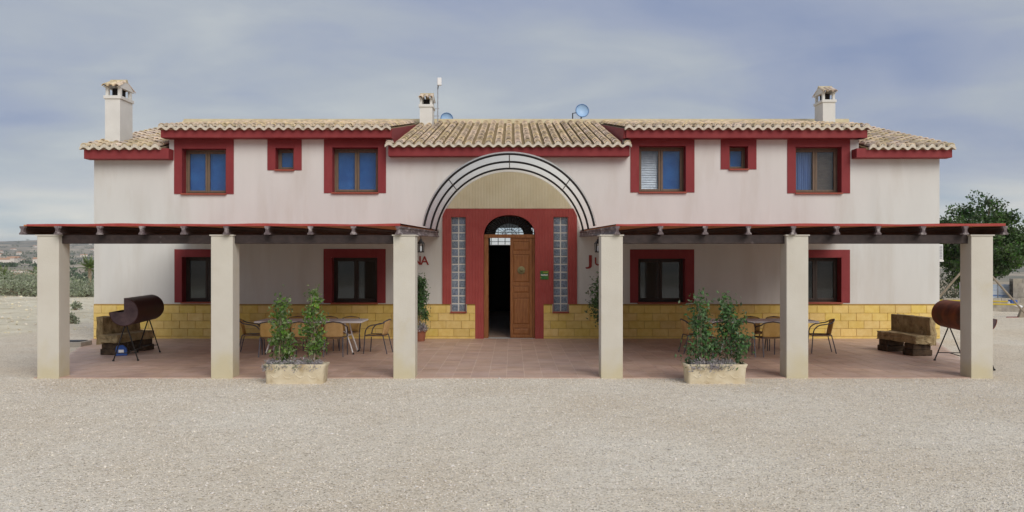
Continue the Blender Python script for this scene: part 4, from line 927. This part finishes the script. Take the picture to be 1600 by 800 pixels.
planter(wx(1116, 15.35), 15.35-WD, 'pale carved stone planter with dark green shrubs and bare soil at one end', ['grey trailing cover in the planter with the dark green shrubs',
    (-.25, 1.2, .36, 'dark green shrub with bare upper twigs beside the window on the rusty barbecue side', M_leafd, 17, -.03, 33, 1150), (.24, 1.16, .34, 'dense dark green shrub with one tall sprig on the rusty barbecue side', M_leafd, 20, .03, 34, 1600)], 22)
def pot(x, y, label):
    t = thing('flower_pot', label, 'pot', (x, y, 0)); MB().lathe([(.11, 0), (.12, .01), (.155, .24), (.175, .25), (.178, .31), (.16, .312), (.15, .27), (.001, .26)], n=24).build('body', M_terra, t, True); MB().lathe([(.001, .262), (.149, .272), (.001, .275)], n=20).build('soil', M_soil, t)
pot(wx(656.5, 23.2), 23.2-WD, 'terracotta pot below the NA lettering'); shrub('potted_shrub', 'leafy green shrub in the terracotta pot below the NA lettering', 'shrub', (wx(655, 23.2), 23.2-WD, .27), 1.42, .32, 2300, M_leafd, .07, 41, 26, .03, .28)
sx_ = thing('grey_succulent', 'small grey succulent in the terracotta pot below the NA lettering', 'plant', (wx(659.5, 23.2), 23.2-WD-.08, .27)); leaves('foliage', RNG.normal(size=(420, 3))*np.array([.07, .05, .05])+np.array([0.02, -.06, .1]), .06, M_lav, sx_, .5, -.4); MB().tube([(0, 0, -.01), (0, 0, .1)], .02, 6).build('stem', M_bark, sx_)
pot(wx(946, 22.9), 22.9-WD, 'terracotta pot below the JU lettering'); shrub('potted_shrub', 'wide leafy shrub in the pot below the JU lettering', 'shrub', (wx(944, 22.9), 22.9-WD, .27), 1.38, .5, 2600, M_leafd, .075, 43, 30, .02, .3)
# ---------------------------------------------------------------- roof aerials, air conditioner, drain box
am = thing('antenna_mast', 'thin grey mast with white panel antenna fixed to the middle chimney', 'antenna', (wx(684, 29.9), 29.9-WD, 6.9))
MB().tube([(0, 0, 0), (0, 0, 1.52)], .018, 7).build('pole', M_alu, am); MB().box(-.01, .13, -.06, .06, 1.28, 1.54).build('panel', M_whitem, am, bevel=.015)
for z in (.22, .47): MB().box(-.23, .05, -.012, .012, z, z+.02).build('bracket', M_alu, am)
MB().tube([(0, 0, 1.12), (.03, -.05, 1.26)], .012, 6).build('clamp', M_iron, am)
def dish(px, py, d, label, R):
    c = P(px, py, d); t = thing('satellite_dish', label, 'satellite dish', (c[0], c[1], c[2]-R-.25))
    b = MB(); prof = [(.001, 0), (R*.4, .012), (R*.75, .045), (R, .09)]; b.lathe(prof+[(R, .1), (R*.75, .055), (R*.4, .022), (.001, .01)], n=28)
    o = b.build('reflector', M_dish, t, True); o.location = (0, 0, R+.25); o.rotation_euler = (math.radians(82), 0, .12); fixn(o.data)
    r = MB().tube([(R*math.cos(a), R*math.sin(a), .095) for a in np.linspace(0, 2*PI, 32, endpoint=False)], .016, 6, True).build('rim', M_dishr, o, True)
    MB().tube([(-.33, 0, -.1), (-.33, 0, R+.18), (-.05, .02, R+.22)], .022, 6).build('bracket', M_iron, t); MB().tube([(0, .06, R+.2), (-.05, .1, -.1)], .025, 6).build('stand', M_iron, t)
dish(909, 174, 31.6, 'small pale blue satellite dish standing clear above the roof ridge', .235); dish(698, 186.5, 31.6, 'pale blue satellite dish half hidden behind the ridge beside the mast', .215)
ac = thing('air_conditioner', 'white air conditioner with louvred grille on the side wall by the tree', 'air conditioner', (HXR, .35, wz(406, 24.3)))
MB().box(.001, .215, -.12, .75, 0, .43).build('case', M_whitem, ac, bevel=.012)
lv = MB()
for k in range(9): lv.box(.03, .19, -.135, -.121, .04+k*.042, .058+k*.042)
lv.build('louvre', M_alu, ac); MB().box(.001, .24, -.1, .73, -.05, -.002).build('bracket', M_whitem, ac)
ub = thing('drain_box', 'low concrete drain box with dark lid in the gravel by the house corner', 'drain box', (wx(117, 22), 22-WD, -.06)); MB().box(-.32, .3, -.3, .3, 0, .17).build('body', M_conc, ub, bevel=.02); MB().box(-.24, .22, -.22, .22, .171, .185).build('lid', M_iron, ub, bevel=.006)
# ---------------------------------------------------------------- beyond the house: tree, playground, wall, scrub, palms, far houses
def tree(name, label, x, y, crown_c, rad, n_cl, n_leaf, size, mat, seed, trunk_r=.2):
    rg = np.random.default_rng(seed); z0 = float(hgt(x, y)); t = thing(name, label, 'tree', (x, y, z0-.03)); tr = MB(); pts = []
    cc = np.array(crown_c); rad = np.array(rad); limbs = MB()
    tr.tube([(0, 0, 0), (.05, .03, cc[2]*.35), (.02, -.02, cc[2]*.7), (0, 0, cc[2])], [trunk_r, trunk_r*.8, trunk_r*.6, trunk_r*.3], 10)
    for k in range(n_cl):
        u = rg.normal(size=3); u /= np.linalg.norm(u); r = (.45+.55*rg.random()**.5)*(.86+.22*math.sin(3*u[0]+seed)*math.cos(4*u[2]+u[1]*3)); c = cc+u*rad*r
        if k % 6 == 0: limbs.tube([(0, 0, cc[2]*.55), tuple(cc*.4+c*.5+np.array([0, 0, -.1])), tuple(c)], [trunk_r*.35, trunk_r*.2, .02], 5)
        cr = rad.min()*(.13+.13*rg.random()); m = n_leaf//n_cl; q = rg.normal(size=(m, 3)); q /= np.linalg.norm(q, axis=1)[:, None]; pts.append(c+q*cr*(rg.random((m, 1))**.4)*np.array([1.15, 1.15, .8]))
    to_ = tr.build('trunk', M_bark, t, True); limbs.build('limbs', M_bark, to_, True); leaves('crown', np.concatenate(pts), size, mat, t, .6, .2); return t
tree('evergreen_tree', 'large dark evergreen tree with dense crown beyond the playground', 23.3, 19.5, (0, 0, 3.15), (2.9, 2.6, 2.15), 200, 24000, .15, M_tree, 5, .22)
tree('evergreen_tree', 'lower dark evergreen tree close behind the end of the house', 20.6, 22.5, (0, 0, 2.9), (1.9, 1.9, 1.75), 120, 12000, .15, M_tree, 9, .18)
def bush(x, y, w, h, label, seed, mat=M_bush, nl=1500, size=.13, group='scrub bushes along the edge of the yard', depth=None):
    rg = np.random.default_rng(seed); z0 = float(hgt(x, y)); t = thing('scrub_bush', label, 'bush', (x, y, z0-.05), 0, group); st = MB(); pts = []
    for k in range(26):
        a = rg.random()*2*PI; v = rg.random(); r = w*math.sqrt(rg.random())*math.sqrt(max(.1, 1-v*v*.8)); c = np.array([r*math.cos(a), r*math.sin(a)*.8, h*(.15+.8*v)])
        st.tube([(c[0]*.2, c[1]*.2, 0), tuple(c)], [.02, .006], 4); pts.append(c+rg.normal(size=(nl//26, 3))*np.array([w*.17, w*.17, h*.14]))
    st.build('stems', M_bark, t); p = np.concatenate(pts); p[:, 2] = np.abs(p[:, 2]); leaves('foliage', p, size, mat, t, .45, -.2)
lab_b = 'grey-green scrub bush on the edge of the pale bank beyond the house end'
bx_ = [(-8, 47, 1.9, 1.5), (12, 46, 2.1, 1.75), (36, 47, 2.2, 2.0), (58, 46, 2.3, 2.1), (80, 47.5, 2.0, 1.9), (104, 47, 1.6, 1.2), (128, 46.5, 1.9, 1.25), (150, 47, 1.8, 1.3), (170, 48, 2, 1.5), (24, 52, 2.4, 2.3), (70, 53, 2.6, 2.5)]
for k, (px, d, w, h) in enumerate(bx_): bush(wx(px, d), d-WD, w, h*(.42, .55, .62, .45, .58, .38, .4, .5, .6, .6, .5)[k], lab_b, 60+k)
bush(wx(1488, 46), 46-WD, 1.3, 1.5, 'grey-green bush behind the swing frame beside the house end', 80, group='bushes by the playground'); 
for k, (px, d) in enumerate(((118, 36), (112, 31))): bush(wx(px, d), d-WD, .22, .35, 'small weed tuft growing on the pale bank', 90+k, nl=260, size=.1, group='weeds on the bank')
def palm(px, d, zt, n, ln, label, seed, trunk=.14):
    rg = random.Random(seed); x, y = wx(px, d), d-WD; z0 = float(hgt(x, y)); t = thing('palm_tree', label, 'palm', (x, y, z0-.05)); top = zt-z0
    MB().tube([(0, 0, 0), (.03, 0, top*.5), (0, 0, top)], [trunk, trunk*.9, trunk*.8], 8).build('trunk', M_bark, t, True); V = []; T = []
    for k in range(n):
        a = 2*PI*k/n+rg.uniform(-.2, .2); el = rg.uniform(-.1, 1.25); m = 12; prev = None; l = ln*rg.uniform(.8, 1.1)
        for j in range(m):
            u = j/(m-1); r = l*u*math.cos(el)*(1-.1*u); z = l*(u*math.sin(el)-.42*u*u*math.cos(el)); c = Vector((r*math.cos(a), r*math.sin(a), top+z))
            if j > 0:
                for s in (-1, 1):
                    w_ = ln*.15*math.sin(PI*min(1, u*.9+.1))+.03; side = Vector((-math.sin(a)*s, math.cos(a)*s, -.35))*w_; f = (c-prev)*1.6
                    i = len(V); V += [tuple(prev), tuple(c), tuple(prev+side+f)]; T.append((i, i+1, i+2))
            prev = c
    bulk('fronds', np.array(V), np.array(T), M_palm, t)
palm(140, 58, 1.75, 26, 1.25, 'tall young palm beside the house corner beyond the bank', 1); palm(121, 55, .35, 18, .9, 'low spiky palm between the pergola column and the house', 2); palm(4, 58, 1.0, 22, 1.4, 'broad palm among the scrub away from the house', 3); palm(58, 64, 1.3, 20, 1.1, 'palm behind the scrub next to the pergola column', 4)
# playground
sw = thing('swing_frame', 'timber A-frame swing with yellow bars in front of the evergreen tree', 'swing', (wx(1523, 32), 32-WD, -.04), -.49)
for k, y in enumerate((0, 2.6)):
    for s in (-1, 1): MB().tube([(s*1.84, y, 0), (s*.04, y, 2.3)], .036, 8).build('leg', M_postw, sw)
    MB().tube([(-1.36, y, .62), (1.36, y, .62)], .028, 8).build('crossbar', M_yellow, sw)
MB().tube([(0, -.2, 2.3), (0, 2.8, 2.3)], .055, 8).build('top_beam', M_postw, sw)
for y in (.8, 1.8):
    MB().tube([(0, y-.2, 2.3), (0, y-.2, .5)], .008, 5).tube([(0, y+.2, 2.3), (0, y+.2, .5)], .008, 5).build('chain', M_alu, sw); MB().box(-.1, .1, y-.24, y+.24, .46, .5).build('seat', M_blue, sw, bevel=.01)
se = thing('seesaw', 'pale seesaw plank with red end and blue seat beside the swing frame', 'seesaw', (wx(1598, 33), 33-WD, -.04))
MB().tube([(-.55, 0, .62), (.9, 0, .12)], .055, 8).build('plank', M_whitem, se); MB().tube([(-.62, 0, .04), (-.1, 0, .04)], .04, 8).build('foot_bar', M_red, se); MB().prism([(-.2, 0), (.25, 0), (.06, .48), (-.02, .48)], 'y', -.08, .08).build('pivot', M_postw, se); MB().box(-.5, -.26, -.13, .13, .6, .72).build('seat', M_blue, se, bevel=.03)
def blockwall(name, label, x0, x1, y, h, bw, bh, th=.2):
    t = thing(name, label, 'wall', (x0, y, -.08)); ln = x1-x0; MB().box(0, ln, .01, th-.01, 0, h-.01).build('core', M_conc, t); me = {}
    r = 0
    while r*bh < h-.02:
        x = -(bw/2 if r % 2 else 0)
        while x < ln-.02:
            a, c = max(0, x), min(ln, x+bw-.012); x += bw
            k = round(c-a, 3)
            if k < .03: continue
            if k not in me: me[k] = MB().box(0, k, 0, th, 0, bh-.012).mesh('stone', M_stonew)
            link('stone', me[k], t, loc=(a, 0, r*bh))
        r += 1
M_stonew = pm('grey_wall_stone', L(142, 134, 122), L(168, 160, 146), 5, .95, .5, 30, rand=.12)
blockwall('low_wall', 'low grey block wall behind the playground', wx(1475, 38), wx(1650, 38), 38-WD, .5, .42, .21)
blockwall('wall_pier', 'taller brownish block pier under the evergreen tree', wx(1583, 38.6), wx(1616, 38.6), 38.6-WD, 1.35, .42, .21, .3)
fn = thing('mesh_fence', 'faded blue and white fence sheeting behind the low wall', 'fence', (wx(1500, 39.2), 39.2-WD, -.04))
M_sheetb = pm('fence_sheet', L(150, 164, 178), L(196, 200, 204), 1.2, .8, 0, stretch=(.4, 1, 4), c3=L(70, 104, 160), s3=1.6, t3=(.56, .62))
for k in range(4): MB().tube([(k*.85, 0, 0), (k*.85, 0, 1.25)], .03, 6).build('post', M_alu, fn); 
for k in range(3): MB().box(k*.85+.031, k*.85+.819, -.006, .006, .25, 1.15).build('panel', M_sheetb, fn)
# far houses on the plain and hillside
M_far = pm('far_render', L(214, 206, 194), L(224, 216, 206), .3, .9); M_farr = pm('far_roof', L(178, 140, 114), L(190, 154, 128), .4, .9); M_faro = pm('far_ochre', L(196, 150, 118), L(204, 162, 130), .4, .9)
def farhouse(px, d, w, dp, h, rh, rz, wall_m, label):
    x, y = wx(px, d), d-WD; z0 = float(hgt(x, y)); t = thing('distant_house', label, 'house', (x, y, z0-.6), rz, 'houses scattered over the distant plain'); b = MB()
    MB().box(-w/2, w/2, -dp/2, dp/2, 0, h+.6).build('wall', wall_m, t)
    MB().prism([(-dp/2-.3, h+.55), (dp/2+.3, h+.55), (0, h+.6+rh)], 'x', -w/2-.3, w/2+.3).build('roof', M_farr, t)
    for k in range(max(2, int(w/3.5))):
        xx = -w/2+(k+.5)*w/max(2, int(w/3.5)); MB().box(xx-.5, xx+.5, -dp/2-.05, -dp/2-.003, h*.35, h*.35+1.2).build('window', M_dark, t)
ff = 'small pale house with clay roof far out on the dry plain'
farhouse(28, 1000, 14, 9, 5.5, .4, .1, M_far, 'flat white block house out on the plain beyond the scrub')
farhouse(40, 560, 15, 9, 3.2, 2, .06, M_faro, 'low ochre house with broad clay roof just beyond the scrub'); farhouse(34, 640, 12, 7, 3, .3, -.05, M_far, 'long low white shed behind the ochre house')
for k in range(26):
    px = random.uniform(-40, 150); d = random.choice([900, 1300, 1800, 2400, 3000, 3600])*random.uniform(.85, 1.15); s = random.uniform(8, 15); farhouse(px, d, s, s*.7, random.uniform(3, 6.5), 1.8, random.uniform(-.6, .6), M_far, ff)
def farwood():
    n = 520; pts = []
    for k in range(n):
        px = random.uniform(-120, 300); d = random.choice([480, 700, 1100, 1600, 2300, 3200])*random.uniform(.8, 1.2); x, y = wx(px, d), d-WD; z = float(hgt(x, y)); r = random.uniform(1.5, 3.5)*(1 if d < 1200 else 1.9)
        pts.append(np.array([x, y, z+r*.6])+RNG.normal(size=(34, 3))*np.array([r*.75, r*.6, r*.38]))
    p = np.concatenate(pts); o = leaves('distant_trees', p, 2.0, pm('far_leaf', L(66, 84, 60), L(88, 104, 78), .02, .9, 0, rand=.25, island=True), None, .8, 0); tag(o, 'scattered dark trees over the distant plain', 'trees', kind='stuff')
farwood()

# ---------------------------------------------------------------- the air between here and the hills
def haze():
    m = bpy.data.materials.new('haze_air'); m.use_nodes = True; nt = m.node_tree; nt.nodes.clear()
    o = nt.nodes.new('ShaderNodeOutputMaterial'); v = nt.nodes.new('ShaderNodeVolumePrincipled'); v.inputs['Color'].default_value = (.86, .9, .95, 1); v.inputs['Density'].default_value = HAZE
    nt.links.new(v.outputs[0], o.inputs['Volume']); b = MB().box(-12600, 12600, -12600, 12600, -60, 175).build('haze', m)
    tag(b, 'thin pale haze in the air over the plain', 'haze', kind='stuff')
HAZE = 9e-5
haze()
